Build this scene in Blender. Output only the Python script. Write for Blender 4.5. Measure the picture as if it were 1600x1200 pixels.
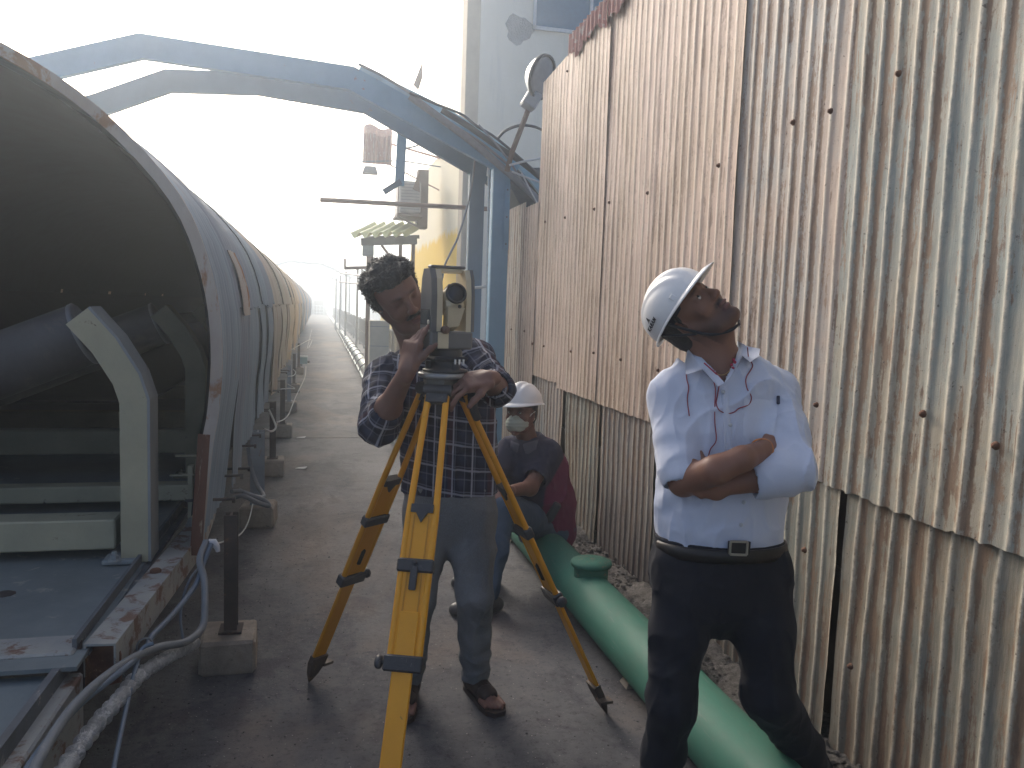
import bpy, math, random
import numpy as np
from mathutils import Vector, Matrix

S = bpy.context.scene
for o in list(bpy.data.objects):
    bpy.data.objects.remove(o)
R_ = math.radians

# ------------------------------------------------------------------ camera
YAW, PITCH, ROLL, FPX = 13.8, 5.4, 2.0, 1250.0
_y, _p, _r = R_(YAW), R_(PITCH), R_(ROLL)
FWD = np.array([math.sin(_y)*math.cos(_p), math.cos(_y)*math.cos(_p), -math.sin(_p)])
_r0 = np.array([math.cos(_y), -math.sin(_y), 0.0]); _u0 = np.cross(_r0, FWD)
RGT = math.cos(_r)*_r0 + math.sin(_r)*_u0
UPV = math.cos(_r)*_u0 - math.sin(_r)*_r0
EYE = np.array([0.0, 0.0, 1.5])
cam = bpy.data.cameras.new('camera'); camo = bpy.data.objects.new('camera', cam)
S.collection.objects.link(camo); S.camera = camo
cam.sensor_width = 36.0; cam.lens = 36.0*FPX/1600.0; cam.clip_start = 0.05; cam.clip_end = 6000
M = Matrix(((RGT[0], UPV[0], -FWD[0], 0), (RGT[1], UPV[1], -FWD[1], 0), (RGT[2], UPV[2], -FWD[2], 1.5), (0, 0, 0, 1)))
camo.matrix_world = M

# ------------------------------------------------------------------ world, sun, exposure
SUN_AZ, SUN_EL = -16.0, 30.0          # degrees from the walkway's direction (+Y), clockwise; elevation
w = bpy.data.worlds.new("World"); S.world = w; w.use_nodes = True
nt = w.node_tree; nt.nodes.clear()
sky = nt.nodes.new('ShaderNodeTexSky'); sky.sky_type = 'NISHITA'; sky.sun_disc = False
sky.sun_elevation = R_(SUN_EL); sky.sun_rotation = R_(SUN_AZ); sky.air_density = 0.8; sky.dust_density = 7.0; sky.ozone_density = 0.6
bg = nt.nodes.new('ShaderNodeBackground'); bg.inputs['Strength'].default_value = 0.15
wo = nt.nodes.new('ShaderNodeOutputWorld')
nt.links.new(sky.outputs[0], bg.inputs[0]); nt.links.new(bg.outputs[0], wo.inputs[0])
sl = bpy.data.lights.new('sun', 'SUN'); sl.energy = 0.9; sl.angle = R_(18); sl.color = (1.0, 0.985, 0.965)
so = bpy.data.objects.new('sun', sl); S.collection.objects.link(so)
_sd = Vector((math.sin(R_(SUN_AZ))*math.cos(R_(SUN_EL)), math.cos(R_(SUN_AZ))*math.cos(R_(SUN_EL)), math.sin(R_(SUN_EL))))
so.rotation_euler = _sd.to_track_quat('Z', 'Y').to_euler(); so.location = (0, 0, 20)
S.view_settings.view_transform = 'Standard'; S.view_settings.look = 'None'
S.view_settings.gamma = 1.0; S.view_settings.use_curve_mapping = False
S.view_settings.exposure = 0.78
HAZE = 0.0125
try:
    S.cycles.use_denoising = True
    S.cycles.max_bounces = 8; S.cycles.diffuse_bounces = 4; S.cycles.volume_bounces = 1
    S.cycles.use_adaptive_sampling = True
except Exception:
    pass

# ------------------------------------------------------------------ helpers
def at(x, y, d):                       # photograph pixel + depth along the lens axis -> world point
    return EYE + d*((x-800)/FPX*RGT - (y-600)/FPX*UPV + FWD)
def onp(ax, v, x, y):                  # photograph pixel on the plane axis = v
    dr = (x-800)/FPX*RGT - (y-600)/FPX*UPV + FWD; i = 'XYZ'.index(ax)
    return EYE + (v-EYE[i])/dr[i]*dr
def V(*a): return np.array(a, float)
def nrm(a):
    a = np.asarray(a, float); return a/(np.linalg.norm(a)+1e-12)
def rotz(d):
    c, s = math.cos(R_(d)), math.sin(R_(d)); return np.array([[c, -s, 0], [s, c, 0], [0, 0, 1.0]])
def roty(d):
    c, s = math.cos(R_(d)), math.sin(R_(d)); return np.array([[c, 0, s], [0, 1, 0], [-s, 0, c]])
def rotx(d):
    c, s = math.cos(R_(d)), math.sin(R_(d)); return np.array([[1, 0, 0], [0, c, -s], [0, s, c]])

def root(name, label, cat, loc, group=None):
    o = bpy.data.objects.new(name, None); o.empty_display_size = 0.1
    S.collection.objects.link(o); o.location = tuple(float(v) for v in loc)
    o['label'] = label; o['category'] = cat
    if group: o['group'] = group
    return o
def origin_of(o):
    p = np.zeros(3)
    while o is not None:
        p += np.array(o.location); o = o.parent
    return p

class MB:
    """collects polygons in world coordinates, then links them as one mesh object"""
    def __init__(s): s.v = []; s.f = []; s.sm = []; s.attr = {}
    def add(s, vs, fs, smooth=False):
        n = len(s.v); s.v += [tuple(map(float, v)) for v in vs]; s.f += [tuple(i+n for i in f) for f in fs]
        s.sm += [smooth]*len(fs); return s
    def box(s, c, size, rot=None, taper=1.0, bev=0.0):
        c = np.array(c, float); h = np.array(size, float)/2; Rm = np.eye(3) if rot is None else rot
        if bev > 0:
            b = min(bev, h.min()*0.9); vs = []; fs = []
            for sx in (-1, 1):
                for sy in (-1, 1):
                    for sz in (-1, 1):
                        sg = np.array([sx, sy, sz])
                        for k in range(3):
                            p = sg*(h-b); p[k] = sg[k]*h[k]; vs.append(c+Rm@p)
            def idx(sx, sy, sz, k): return (((sx > 0)*4+(sy > 0)*2+(sz > 0))*3+k)
            for k in range(3):
                a, b2 = [(1, 2), (2, 0), (0, 1)][k]
                for sg in (-1, 1):
                    q = []
                    for (p1, p2) in ((-1, -1), (1, -1), (1, 1), (-1, 1)):
                        t = [0, 0, 0]; t[k] = sg; t[a] = p1; t[b2] = p2; q.append(idx(*t, k))
                    fs.append(q if sg > 0 else q[::-1])
            for k in range(3):
                a, b2 = [(1, 2), (2, 0), (0, 1)][k]
                for s1 in (-1, 1):
                    for s2 in (-1, 1):
                        t0 = [0, 0, 0]; t0[k] = -1; t0[a] = s1; t0[b2] = s2; t1 = list(t0); t1[k] = 1
                        fs.append([idx(*t0, a), idx(*t1, a), idx(*t1, b2), idx(*t0, b2)])
            for sx in (-1, 1):
                for sy in (-1, 1):
                    for sz in (-1, 1): fs.append([idx(sx, sy, sz, 0), idx(sx, sy, sz, 1), idx(sx, sy, sz, 2)])
            return s.add(vs, fs)
        vs = []
        for z in (-1, 1):
            t = taper if z > 0 else 1.0
            for x, y in ((-1, -1), (1, -1), (1, 1), (-1, 1)): vs.append(c+Rm@(np.array([x*t, y*t, z])*h))
        return s.add(vs, [(0, 3, 2, 1), (4, 5, 6, 7), (0, 1, 5, 4), (1, 2, 6, 5), (2, 3, 7, 6), (3, 0, 4, 7)])
    def bar(s, a, b, wu, wv, up=(0, 0, 1), bev=0.0, ta=1.0):   # rectangular bar from a to b; wu across, wv along 'up'
        a = np.array(a, float); b = np.array(b, float); d = nrm(b-a); u = np.cross(d, np.array(up, float))
        if np.linalg.norm(u) < 1e-4: u = np.cross(d, [1, 0, 0])
        u = nrm(u); v = np.cross(u, d); Rm = np.column_stack([u, v, d])
        return s.box((a+b)/2, (wu, wv, np.linalg.norm(b-a)), Rm, ta, bev)
    def tube(s, pts, rad, n=10, caps=True, squash=None, smooth=True):
        pts = [np.array(p, float) for p in pts]; m = len(pts)
        rad = [rad]*m if np.isscalar(rad) else list(rad)
        T = [nrm(pts[min(i+1, m-1)]-pts[max(i-1, 0)]) for i in range(m)]
        u = np.cross(T[0], [0, 0, 1.0])
        if np.linalg.norm(u) < 1e-3: u = np.cross(T[0], [1.0, 0, 0])
        u = nrm(u); vs = []; fs = []
        for i in range(m):
            u = nrm(u-T[i]*(u@T[i])); v = np.cross(T[i], u)
            for k in range(n):
                a = 2*math.pi*k/n; vs.append(pts[i]+rad[i]*(math.cos(a)*u+math.sin(a)*v*(squash or 1.0)))
        for i in range(m-1):
            for k in range(n):
                fs.append((i*n+k, i*n+(k+1) % n, (i+1)*n+(k+1) % n, (i+1)*n+k))
        s.add(vs, fs, smooth)
        if caps:
            s.add(vs[:n], [tuple(range(n))[::-1]]); s.add(vs[-n:], [tuple(range(n))])
        return s
    def cyl(s, a, b, r, n=16, r2=None, smooth=True): return s.tube([a, b], [r, r if r2 is None else r2], n, True, None, smooth)
    def lathe(s, c, axis, prof, n=24, smooth=True):            # prof = [(r, h)...] along axis from c
        ax = nrm(axis); u = np.cross(ax, [0, 0, 1.0])
        if np.linalg.norm(u) < 1e-3: u = V(1, 0, 0)
        u = nrm(u); v = np.cross(ax, u); c = np.array(c, float); vs = []; fs = []
        for r, h in prof:
            for k in range(n):
                a = 2*math.pi*k/n; vs.append(c+ax*h+r*(math.cos(a)*u+math.sin(a)*v))
        for i in range(len(prof)-1):
            for k in range(n): fs.append((i*n+k, i*n+(k+1) % n, (i+1)*n+(k+1) % n, (i+1)*n+k))
        return s.add(vs, fs, smooth)
    def prism(s, poly, d):                                      # closed polygon (world points) extruded by vector d
        poly = [np.array(p, float) for p in poly]; d = np.array(d, float); n = len(poly)
        fs = [tuple(range(n))[::-1], tuple(range(n, 2*n))]+[(i, (i+1) % n, (i+1) % n+n, i+n) for i in range(n)]
        return s.add(poly+[p+d for p in poly], fs)
    def sweep(s, pts, sec, fixed):                             # sweep section [(a,b)...] along pts; a along 'fixed', b along normal
        pts = [np.array(p, float) for p in pts]; fx = nrm(fixed); m = len(pts); n = len(sec); vs = []; fs = []
        for i in range(m):
            t0 = nrm(pts[i]-pts[i-1]) if i else nrm(pts[1]-pts[0]); t1 = nrm(pts[i+1]-pts[i]) if i < m-1 else t0
            t = nrm(t0+t1); nn = nrm(np.cross(fx, t)); k = 1/max(0.5, float(nrm(t0) @ t))
            for a, b in sec: vs.append(pts[i]+fx*a+nn*b*k)
        for i in range(m-1):
            for k in range(n): fs.append((i*n+k, i*n+(k+1) % n, (i+1)*n+(k+1) % n, (i+1)*n+k))
        fs += [tuple(range(n))[::-1], tuple(range((m-1)*n, m*n))]
        return s.add(vs, fs)
    def build(s, name, mat, parent=None, label=None):
        me = bpy.data.meshes.new(name); off = origin_of(parent) if parent is not None else np.zeros(3)
        vs = np.array(s.v, float)-off
        me.from_pydata([tuple(v) for v in vs], [], s.f); me.validate(verbose=False)
        if len(me.polygons) == len(s.sm): me.polygons.foreach_set('use_smooth', s.sm)
        for k, (typ, arr) in s.attr.items():
            at_ = me.attributes.new(k, typ, 'POINT')
            at_.data.foreach_set({'FLOAT': 'value', 'FLOAT_COLOR': 'color', 'FLOAT_VECTOR': 'vector'}[typ], np.asarray(arr, np.float32).ravel())
        me.update(); o = bpy.data.objects.new(name, me); S.collection.objects.link(o)
        for m_ in (mat if isinstance(mat, (list, tuple)) else [mat]): me.materials.append(m_)
        if parent is not None: o.parent = parent
        if label: o['label'] = label
        return o
def thing(name, mb, mat, label, cat, loc=None, group=None):    # a thing that is one mesh, origin at its base
    vs = np.array(mb.v)
    if loc is None: loc = V((vs[:, 0].min()+vs[:, 0].max())/2, (vs[:, 1].min()+vs[:, 1].max())/2, vs[:, 2].min())
    loc = np.array(loc, float); mb.v = [tuple(v) for v in vs-loc]
    o = mb.build(name, mat); o.location = tuple(loc); o['label'] = label; o['category'] = cat
    if group: o['group'] = group
    return o
def structure(name, mb, mat):
    o = mb.build(name, mat); o['kind'] = 'structure'; return o
def catmull(P, k=6):
    P = [np.array(p, float) for p in P]; Q = [2*P[0]-P[1]]+P+[2*P[-1]-P[-2]]; out = []
    for i in range(1, len(Q)-2):
        for j in range(k):
            t = j/k; a, b, c, d = Q[i-1:i+3]
            out.append(0.5*((2*b)+(c-a)*t+(2*a-5*b+4*c-d)*t*t+(3*b-a-3*c+d)*t**3))
    return out+[P[-1]]

# ------------------------------------------------------------------ materials
_mats = {}
class N:
    def __init__(s, name):
        s.m = bpy.data.materials.new(name); s.m.use_nodes = True; s.t = s.m.node_tree; s.t.nodes.clear()
        s.out = s.t.nodes.new('ShaderNodeOutputMaterial'); s.b = s.t.nodes.new('ShaderNodeBsdfPrincipled')
        s.t.links.new(s.b.outputs[0], s.out.inputs[0]); s.co = None
    def n(s, typ, **kw):
        nd = s.t.nodes.new('ShaderNode'+typ)
        for k, v in kw.items():
            if k.startswith('_'): setattr(nd, k[1:], v)
        return nd
    def coord(s, scale=(1, 1, 1), rot=(0, 0, 0)):
        if s.co is None: s.co = s.n('TexCoord')
        mp = s.n('Mapping'); mp.inputs['Scale'].default_value = scale; mp.inputs['Rotation'].default_value = rot
        s.t.links.new(s.co.outputs['Object'], mp.inputs['Vector']); return mp.outputs[0]
    def noise(s, scale, stretch=(1, 1, 1), detail=4, rough=0.6, dist=0.0):
        nd = s.n('TexNoise'); nd.inputs['Scale'].default_value = scale; nd.inputs['Detail'].default_value = detail
        nd.inputs['Roughness'].default_value = rough; nd.inputs['Distortion'].default_value = dist
        s.t.links.new(s.coord(stretch), nd.inputs['Vector']); return nd.outputs['Fac']
    def ramp(s, f, lo, hi, inv=False):
        r = s.n('MapRange'); r.inputs['From Min'].default_value = lo; r.inputs['From Max'].default_value = hi
        r.inputs['To Min'].default_value = 1.0 if inv else 0.0; r.inputs['To Max'].default_value = 0.0 if inv else 1.0
        s.t.links.new(f, r.inputs['Value']); return r.outputs[0]
    def math(s, op, a, b=None):
        m = s.n('Math'); m.operation = op
        for i, v in enumerate((a, b)):
            if v is None: continue
            if isinstance(v, (int, float)): m.inputs[i].default_value = v
            else: s.t.links.new(v, m.inputs[i])
        return m.outputs[0]
    def mix(s, f, a, b):
        m = s.n('Mix'); m.data_type = 'RGBA'
        if isinstance(f, (int, float)): m.inputs[0].default_value = f
        else: s.t.links.new(f, m.inputs[0])
        for i, v in ((6, a), (7, b)):
            if isinstance(v, (tuple, list)): m.inputs[i].default_value = (*v[:3], 1)
            else: s.t.links.new(v, m.inputs[i])
        return m.outputs[2]
    def attr(s, name, out='Fac'):
        a = s.n('Attribute'); a.attribute_name = name; return a.outputs[out]
    def fin(s, col, rough=0.7, metal=0.0, bump=None, bs=0.3, bd=0.01, spec=0.5):
        for inp, v in (('Base Color', col), ('Roughness', rough), ('Metallic', metal)):
            if isinstance(v, (tuple, list)): s.b.inputs[inp].default_value = (*v[:3], 1)
            elif isinstance(v, (int, float)): s.b.inputs[inp].default_value = v
            else: s.t.links.new(v, s.b.inputs[inp])
        s.b.inputs['Specular IOR Level'].default_value = spec
        if bump is not None:
            bn = s.n('Bump'); bn.inputs['Strength'].default_value = bs; bn.inputs['Distance'].default_value = bd
            s.t.links.new(bump, bn.inputs['Height']); s.t.links.new(bn.outputs[0], s.b.inputs['Normal'])
        return s.m
def worn(name, base, dark=None, spot=None, spot_lo=0.62, spot_hi=0.68, sc=6.0, spsc=14.0, rough=0.6, metal=0.0, stretch=(1, 1, 1), bs=0.25, bd=0.004, spec=0.4):
    if name in _mats: return _mats[name]
    n = N(name); dark = dark or tuple(c*0.62 for c in base)
    f = n.ramp(n.noise(sc, stretch, 6, 0.65), 0.3, 0.7); c = n.mix(f, dark, base)
    if spot is not None:
        g = n.ramp(n.noise(spsc, stretch, 6, 0.7, 0.4), spot_lo, spot_hi); c = n.mix(g, c, spot)
    h = n.noise(spsc*6, (1, 1, 1), 4, 0.7)
    _mats[name] = n.fin(c, rough, metal, h, bs, bd, spec); return _mats[name]
def plain(name, col, rough=0.6, metal=0.0, spec=0.5):
    if name in _mats: return _mats[name]
    n = N(name); f = n.ramp(n.noise(25, (1, 1, 1), 4), 0.25, 0.75)
    _mats[name] = n.fin(n.mix(f, tuple(c*0.82 for c in col), tuple(min(1, c*1.08) for c in col)), rough, metal, spec=spec); return _mats[name]
rnd = random.Random(7)
# ------------------------------------------------------------------ the setting
_n = N('concrete_walk')
a1 = _n.ramp(_n.noise(1.3, (1, .6, 1), 8, 0.7), 0.3, 0.72); a2 = _n.ramp(_n.noise(7, (1, 1, 1), 8, 0.75), 0.35, 0.7)
a3 = _n.ramp(_n.noise(34, (1, 1, 1), 8, 0.8), 0.53, 0.64); a4 = _n.ramp(_n.noise(0.55, (1.2, .5, 1), 5, 0.6, 0.5), 0.5, 0.68)
c_ = _n.mix(a1, (0.030, 0.032, 0.042), (0.125, 0.127, 0.135)); c_ = _n.mix(_n.math('MULTIPLY', a2, 0.55), c_, (0.165, 0.158, 0.16)); a7 = _n.ramp(_n.noise(2.6, (1, .8, 1), 9, 0.75, .6), 0.52, 0.60); c_ = _n.mix(_n.math('MULTIPLY', a7, 0.85), c_, (0.045, 0.045, 0.058))
c_ = _n.mix(_n.math('MULTIPLY', a4, 0.7), c_, (0.25, 0.175, 0.12)); c_ = _n.mix(_n.math('MULTIPLY', a3, 0.8), c_, (0.02, 0.021, 0.026))
a5 = _n.ramp(_n.noise(95, (1, 1, 1), 2, 0.5), 0.7, 0.74); c_ = _n.mix(a5, c_, (0.35, 0.34, 0.33))
a6 = _n.noise(140, (1, 1, 1), 6, 0.8)
M_walk = _n.fin(c_, _n.math('SUBTRACT', 0.85, _n.math('MULTIPLY', a1, 0.2)), 0, _n.math('ADD', a6, a2), 0.55, 0.012, 0.35)
M_yard = worn('yard_dust', (0.42, 0.42, 0.42), (0.3, 0.31, 0.33), sc=0.05, spsc=0.6, rough=0.95)
M_conc = worn('block_concrete', (0.36, 0.31, 0.25), (0.19, 0.165, 0.14), (0.09, 0.085, 0.08), 0.6, 0.7, sc=9, spsc=20, rough=0.9, bs=0.6, bd=0.01)
g = MB(); g.add([(-3000, -3000, -6), (3000, -3000, -6), (3000, 3000, -6), (-3000, 3000, -6)], [(0, 1, 2, 3)]); structure('ground', g, M_yard)
g = MB(); ys = [-4.0, 9.0, 16.2, 23.1, 31, 40, 50, 62, 76, 95]
for a, b in zip(ys[:-1], ys[1:]):
    x1 = 1.46 if a < 0 else 1.75
    g.box(((x1-4.6)/2, (a+b)/2-0.006, -0.3), (x1+4.6, b-a-0.03, 0.6))
g.box((-1.5, 45, -0.5), (6, 98, 0.3))
structure('walkway', g, M_walk)
# gravel strip between the walkway and the fence, uneven
_n = N('gravel')
b1 = _n.ramp(_n.noise(5, (1, 1, 1), 8, 0.8), 0.3, 0.7); b2 = _n.ramp(_n.noise(38, (1, 1, 1), 6, 0.8), 0.35, 0.65)
c_ = _n.mix(b2, (0.1, 0.095, 0.09), (0.42, 0.39, 0.36)); c_ = _n.mix(_n.math('MULTIPLY', b1, 0.5), c_, (0.12, 0.1, 0.085))
M_grav = _n.fin(c_, 0.95, 0, _n.noise(70, (1, 1, 1), 6, 0.85), 1.0, 0.03, 0.2)
rg = np.random.default_rng(3)
def vnoise(x, y, seed=0):
    """cheap smooth value noise"""
    xi = np.floor(x).astype(int); yi = np.floor(y).astype(int); fx = x-xi; fy = y-yi; fx = fx*fx*(3-2*fx); fy = fy*fy*(3-2*fy)
    def h(i, j):
        v = np.sin(i*127.1+j*311.7+seed*74.7)*43758.5453; return v-np.floor(v)
    return (h(xi, yi)*(1-fx)+h(xi+1, yi)*fx)*(1-fy)+(h(xi, yi+1)*(1-fx)+h(xi+1, yi+1)*fx)*fy
nx, ny = 30, 320
gx, gy = np.meshgrid(np.linspace(1.40, 2.15, nx), np.linspace(-2.2, 8.6, ny), indexing='ij')
gz = -0.11+0.055*vnoise(gx*6, gy*6, 1)+0.03*vnoise(gx*19, gy*19, 2)+0.03*vnoise(gx*45, gy*45, 3)-0.012*np.clip(gy-2.5, 0, 4)
gz = np.where(gx < 1.47, gz-0.05, gz)
g = MB(); g.add(np.stack([gx, gy, gz], -1).reshape(-1, 3), [(i*ny+j, (i+1)*ny+j, (i+1)*ny+j+1, i*ny+j+1) for i in range(nx-1) for j in range(ny-1)], True)
structure('gravel_ground', g, M_grav)
# loose stones and coal grit: nobody could count them
g = MB()
def stone(p, r, q=6):
    vs = []; th = rnd.random()*6
    for k, z in ((0, -0.5), (1, 0.15), (2, 0.6)):
        rr = (0.8, 1.0, 0.5)[k]
        for i in range(5):
            a = th+i*1.2566+k*0.4; s_ = r*rr*(0.75+0.5*rnd.random()); vs.append((p[0]+s_*math.cos(a), p[1]+s_*math.sin(a), p[2]+z*r))
    fs = [tuple(range(10, 15))]
    for k in (0, 1):
        for i in range(5): fs.append((k*5+i, k*5+(i+1) % 5, k*5+5+(i+1) % 5, k*5+5+i))
    g.add(vs, fs)
for i in range(2600):
    x = rnd.uniform(1.45, 1.88); y = rnd.uniform(0.8, 6.5)
    stone((x, y, -0.075+0.03*rnd.random()-0.012*max(0, y-2.5)), rnd.uniform(0.004, 0.014)*(1.6 if rnd.random() < 0.06 else 1))
o = g.build('gravel', M_grav); o['kind'] = 'stuff'
g = MB()
for i in range(1300):
    y = 1.4+6*rnd.random()**1.6; x = rnd.uniform(-1.0, 1.44)
    if rnd.random() < 0.35: x = -0.35+rnd.gauss(0, 0.25)
    stone((x, y, 0.001), rnd.uniform(0.001, 0.0042)*(1.6 if rnd.random() < 0.04 else 1))
o = g.build('coal_grit', worn('coal', (0.04, 0.04, 0.045), (0.02, 0.02, 0.022), (0.3, 0.29, 0.28), 0.66, 0.7, spsc=30)); o['kind'] = 'stuff'

# ------------------------------------------------------------------ corrugated iron fence
FX = 1.86
def iron(name, paint, paint2, rust_amt, dirt=0.35, contrast=1.0):
    n = N(name)
    fr = n.attr('phase'); rnk = n.attr('ridge_id'); hz = n.attr('height'); pk = n.attr('crest')
    long = n.noise(1.0, (1, 16, 1.6), 9, 0.68, 0.3); long2 = n.noise(1.0, (1.3, 30, 2.6), 9, 0.72, 0.2); fine = n.noise(1.0, (1, 90, 6.0), 6, 0.75)
    blot = n.noise(1.3, (1, 1.4, 0.9), 8, 0.72, .3); mott = n.noise(38, (1, 1, .7), 7, 0.8); mid = n.noise(7, (1, 1.5, .6), 8, 0.75, .4)
    c = n.mix(n.ramp(blot, 0.40, 0.58), paint, paint2)
    c = n.mix(n.math('MULTIPLY', n.ramp(mid, 0.44, 0.60), 0.5), c, tuple(v*.66 for v in paint))
    c = n.mix(n.math('MULTIPLY', n.ramp(fine, 0.46, 0.58), 0.28), c, (0.52, 0.44, 0.36))
    # rust creeps down beside the crests, heavy on some ridges and absent on others
    fl = n.ramp(n.math('ABSOLUTE', n.math('SUBTRACT', fr, 0.62)), 0.08, 0.36, True)
    r = n.math('MULTIPLY', fl, n.ramp(n.math('ADD', n.math('MULTIPLY', rnk, 0.35), long), 0.52, 0.80))
    r = n.math('ADD', n.math('MULTIPLY', r, 0.85*rust_amt), n.math('MULTIPLY', n.ramp(long2, 0.49, 0.66), 0.7*rust_amt))
    r = n.math('ADD', r, n.math('MULTIPLY', n.ramp(n.math('ADD', n.math('MULTIPLY', mid, 0.5), n.math('MULTIPLY', blot, 0.5)), 0.52, 0.64), 0.5*rust_amt))
    r = n.ramp(n.math('ADD', r, n.math('MULTIPLY', n.math('SUBTRACT', mott, 0.5), 1.9)), 0.36, 0.66)
    rc = n.mix(n.ramp(mid, 0.35, 0.62), (0.12, 0.065, 0.040), (0.31, 0.20, 0.13))
    c = n.mix(n.math('MULTIPLY', r, 0.82*contrast), c, rc)
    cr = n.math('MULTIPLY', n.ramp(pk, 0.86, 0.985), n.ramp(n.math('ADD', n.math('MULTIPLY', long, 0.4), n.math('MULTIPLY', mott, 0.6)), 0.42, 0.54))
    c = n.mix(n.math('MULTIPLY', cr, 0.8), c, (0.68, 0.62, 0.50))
    sp = n.ramp(n.noise(60, (1, 1, .8), 4, 0.7), 0.64, 0.69); c = n.mix(n.math('MULTIPLY', sp, 0.75), c, (0.05, 0.032, 0.026))
    lo = n.math('MULTIPLY', n.ramp(n.math('ADD', hz, n.math('MULTIPLY', long, 0.9)), 0.30, 1.05, True), dirt)
    c = n.mix(lo, c, (0.045, 0.04, 0.048))
    return n.fin(c, 0.6, 0.0, n.math('ADD', mott, fine), 0.5, 0.004, 0.3)
IR = [iron('iron_bluegrey', (0.30, 0.335, 0.31), (0.41, 0.365, 0.28), 1.2, 0.2),
      iron('iron_tan', (0.54, 0.42, 0.34), (0.41, 0.40, 0.37), 1.1, 0.25),
      iron('iron_pink', (0.64, 0.47, 0.385), (0.53, 0.385, 0.28), 1.1, 0.4, .8),
      iron('iron_low', (0.26, 0.27, 0.23), (0.30, 0.245, 0.175), 1.2, 0.4),
      iron('iron_low_dark', (0.27, 0.24, 0.215), (0.21, 0.185, 0.17), 1.1, 0.85)]
M_redpaint = worn('faded_red_paint', (0.42, 0.16, 0.14), (0.36, 0.22, 0.18), (0.5, 0.45, 0.4), 0.55, 0.62, sc=14, rough=0.8)
fence = root('corrugated_fence', 'tall rusty corrugated iron fence patched from overlapping sheets, along the right of the walkway', 'fence', (FX, 3.0, -0.3))
def fence_sheet(y0, y1, z0, z1, dx, m, tilt=0.0, amp=0.0055, pitch=0.083, seed=0, topfn=None, botj=0.006, label=None):
    """y0 < y1; the sheet stands in the plane X = FX - dx, crests towards -X"""
    nu = int((y1-y0)/pitch*14)+1; zs = np.concatenate([[0, .006, .02], np.linspace(.045, 1, 26)]); nv = len(zs)
    u = np.linspace(y0, y1, nu); rs = np.random.default_rng(seed); ph = rs.random()*6.28
    uu, tt = np.meshgrid(u, zs, indexing='ij'); top = z1 if topfn is None else topfn(uu)
    drift = 0.35*np.sin(tt*2.1+ph)+0.25*vnoise(uu*2.5, tt*3+seed, seed)
    phase = 2*np.pi*(uu-y0)/pitch+drift
    c01 = 0.5+0.5*np.cos(phase); prof = c01**4.0                               # rounded narrow crests, broad pans
    amp_l = amp*(0.8+0.4*vnoise(uu*9, tt*5, seed+5))
    jag = botj*(vnoise(uu*30, uu*0, seed+3)-0.5)*2*(1-tt)**6
    z = z0+(top-z0)*tt+jag
    bend = 0.012*(vnoise(uu*3+seed, tt*2.4, seed+9)-0.5)+tilt*(uu-(y0+y1)/2)+0.004*(vnoise(uu*22, tt*14, seed+2)-0.5)
    lip = 0.004*np.exp(-tt*30)*vnoise(uu*9, uu*0+2, seed)
    x = FX-dx-bend-prof*1.9*amp_l-lip
    yy = uu+0.006*(vnoise(tt*4, uu*0+seed, seed+1)-0.5)*2
    b = MB(); b.add(np.stack([x, yy, z], -1).reshape(-1, 3), [(i*nv+j, i*nv+j+1, (i+1)*nv+j+1, (i+1)*nv+j) for i in range(nu-1) for j in range(nv-1)], True)
    rid = np.floor((phase+np.pi)/(2*np.pi)); rv = np.sin(rid*12.9898+seed*3.1)*43758.5; rv = rv-np.floor(rv)
    b.attr = {'crest': ('FLOAT', np.where(np.sin(phase) > 0, c01, 0.6+0.4*c01**1.5*(c01 > .5)).reshape(-1)), 'ridge_id': ('FLOAT', rv.reshape(-1)), 'height': ('FLOAT', z.reshape(-1))}
    b.attr['crest'] = ('FLOAT', c01.reshape(-1)); b.attr['phase'] = ('FLOAT', (0.5+0.5*np.cos(phase)*1.0*0+0*phase).reshape(-1)); fr_ = np.where(np.sin(phase) < 0, c01, -0.2*c01); b.attr['phase'] = ('FLOAT', np.where(np.sin(phase) < 0, 0.35+0.65*c01, 0.35-0.35*c01).reshape(-1))
    return b.build('iron_sheet', m, fence, label)
topz = lambda y: 3.53+0.0*y
def tf(z): return lambda uu: z+0.02*np.sin(uu*3)
# upper sheets, seams measured from near to far
fence_sheet(-1.6, -0.55, 0.86, 3.6, 0.004, IR[0], 0, seed=31)
fence_sheet(-0.60, 0.36, 0.87, 3.6, 0.022, IR[0], 0, seed=32)
fence_sheet(0.30, 1.72, 0.90, 3.6, 0.006, IR[0], 0.0, seed=33)
fence_sheet(1.66, 2.585, 0.885, 3.6, 0.016, IR[0], -0.008, seed=11, pitch=0.0865, amp=0.0062, botj=0.007)
fence_sheet(2.54, 3.42, 0.89, 3.58, 0.004, IR[1], 0.016, seed=12, amp=0.0042)
fence_sheet(3.36, 4.27, 0.885, 3.57, 0.020, IR[2], 0.004, seed=13, amp=0.0024)
fence_sheet(4.21, 5.17, 0.88, 3.55, 0.008, IR[2], 0.012, seed=14, amp=0.0022)
fence_sheet(5.11, 5.99, 0.89, 3.545, 0.020, IR[2], 0.0, seed=15, amp=0.002, topfn=tf(3.54))
fence_sheet(5.93, 6.80, 0.92, 3.45, 0.006, IR[2], 0.01, seed=16, amp=0.002, topfn=lambda uu: 3.47-0.05*(uu-5.9))
fence_sheet(6.76, 7.30, -0.35, 2.42, 0.016, IR[2], 0.0, seed=17, amp=0.0035)
fence_sheet(7.24, 8.05, -0.35, 2.48, 0.004, IR[1], 0.0, seed=18, amp=0.0035)
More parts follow.
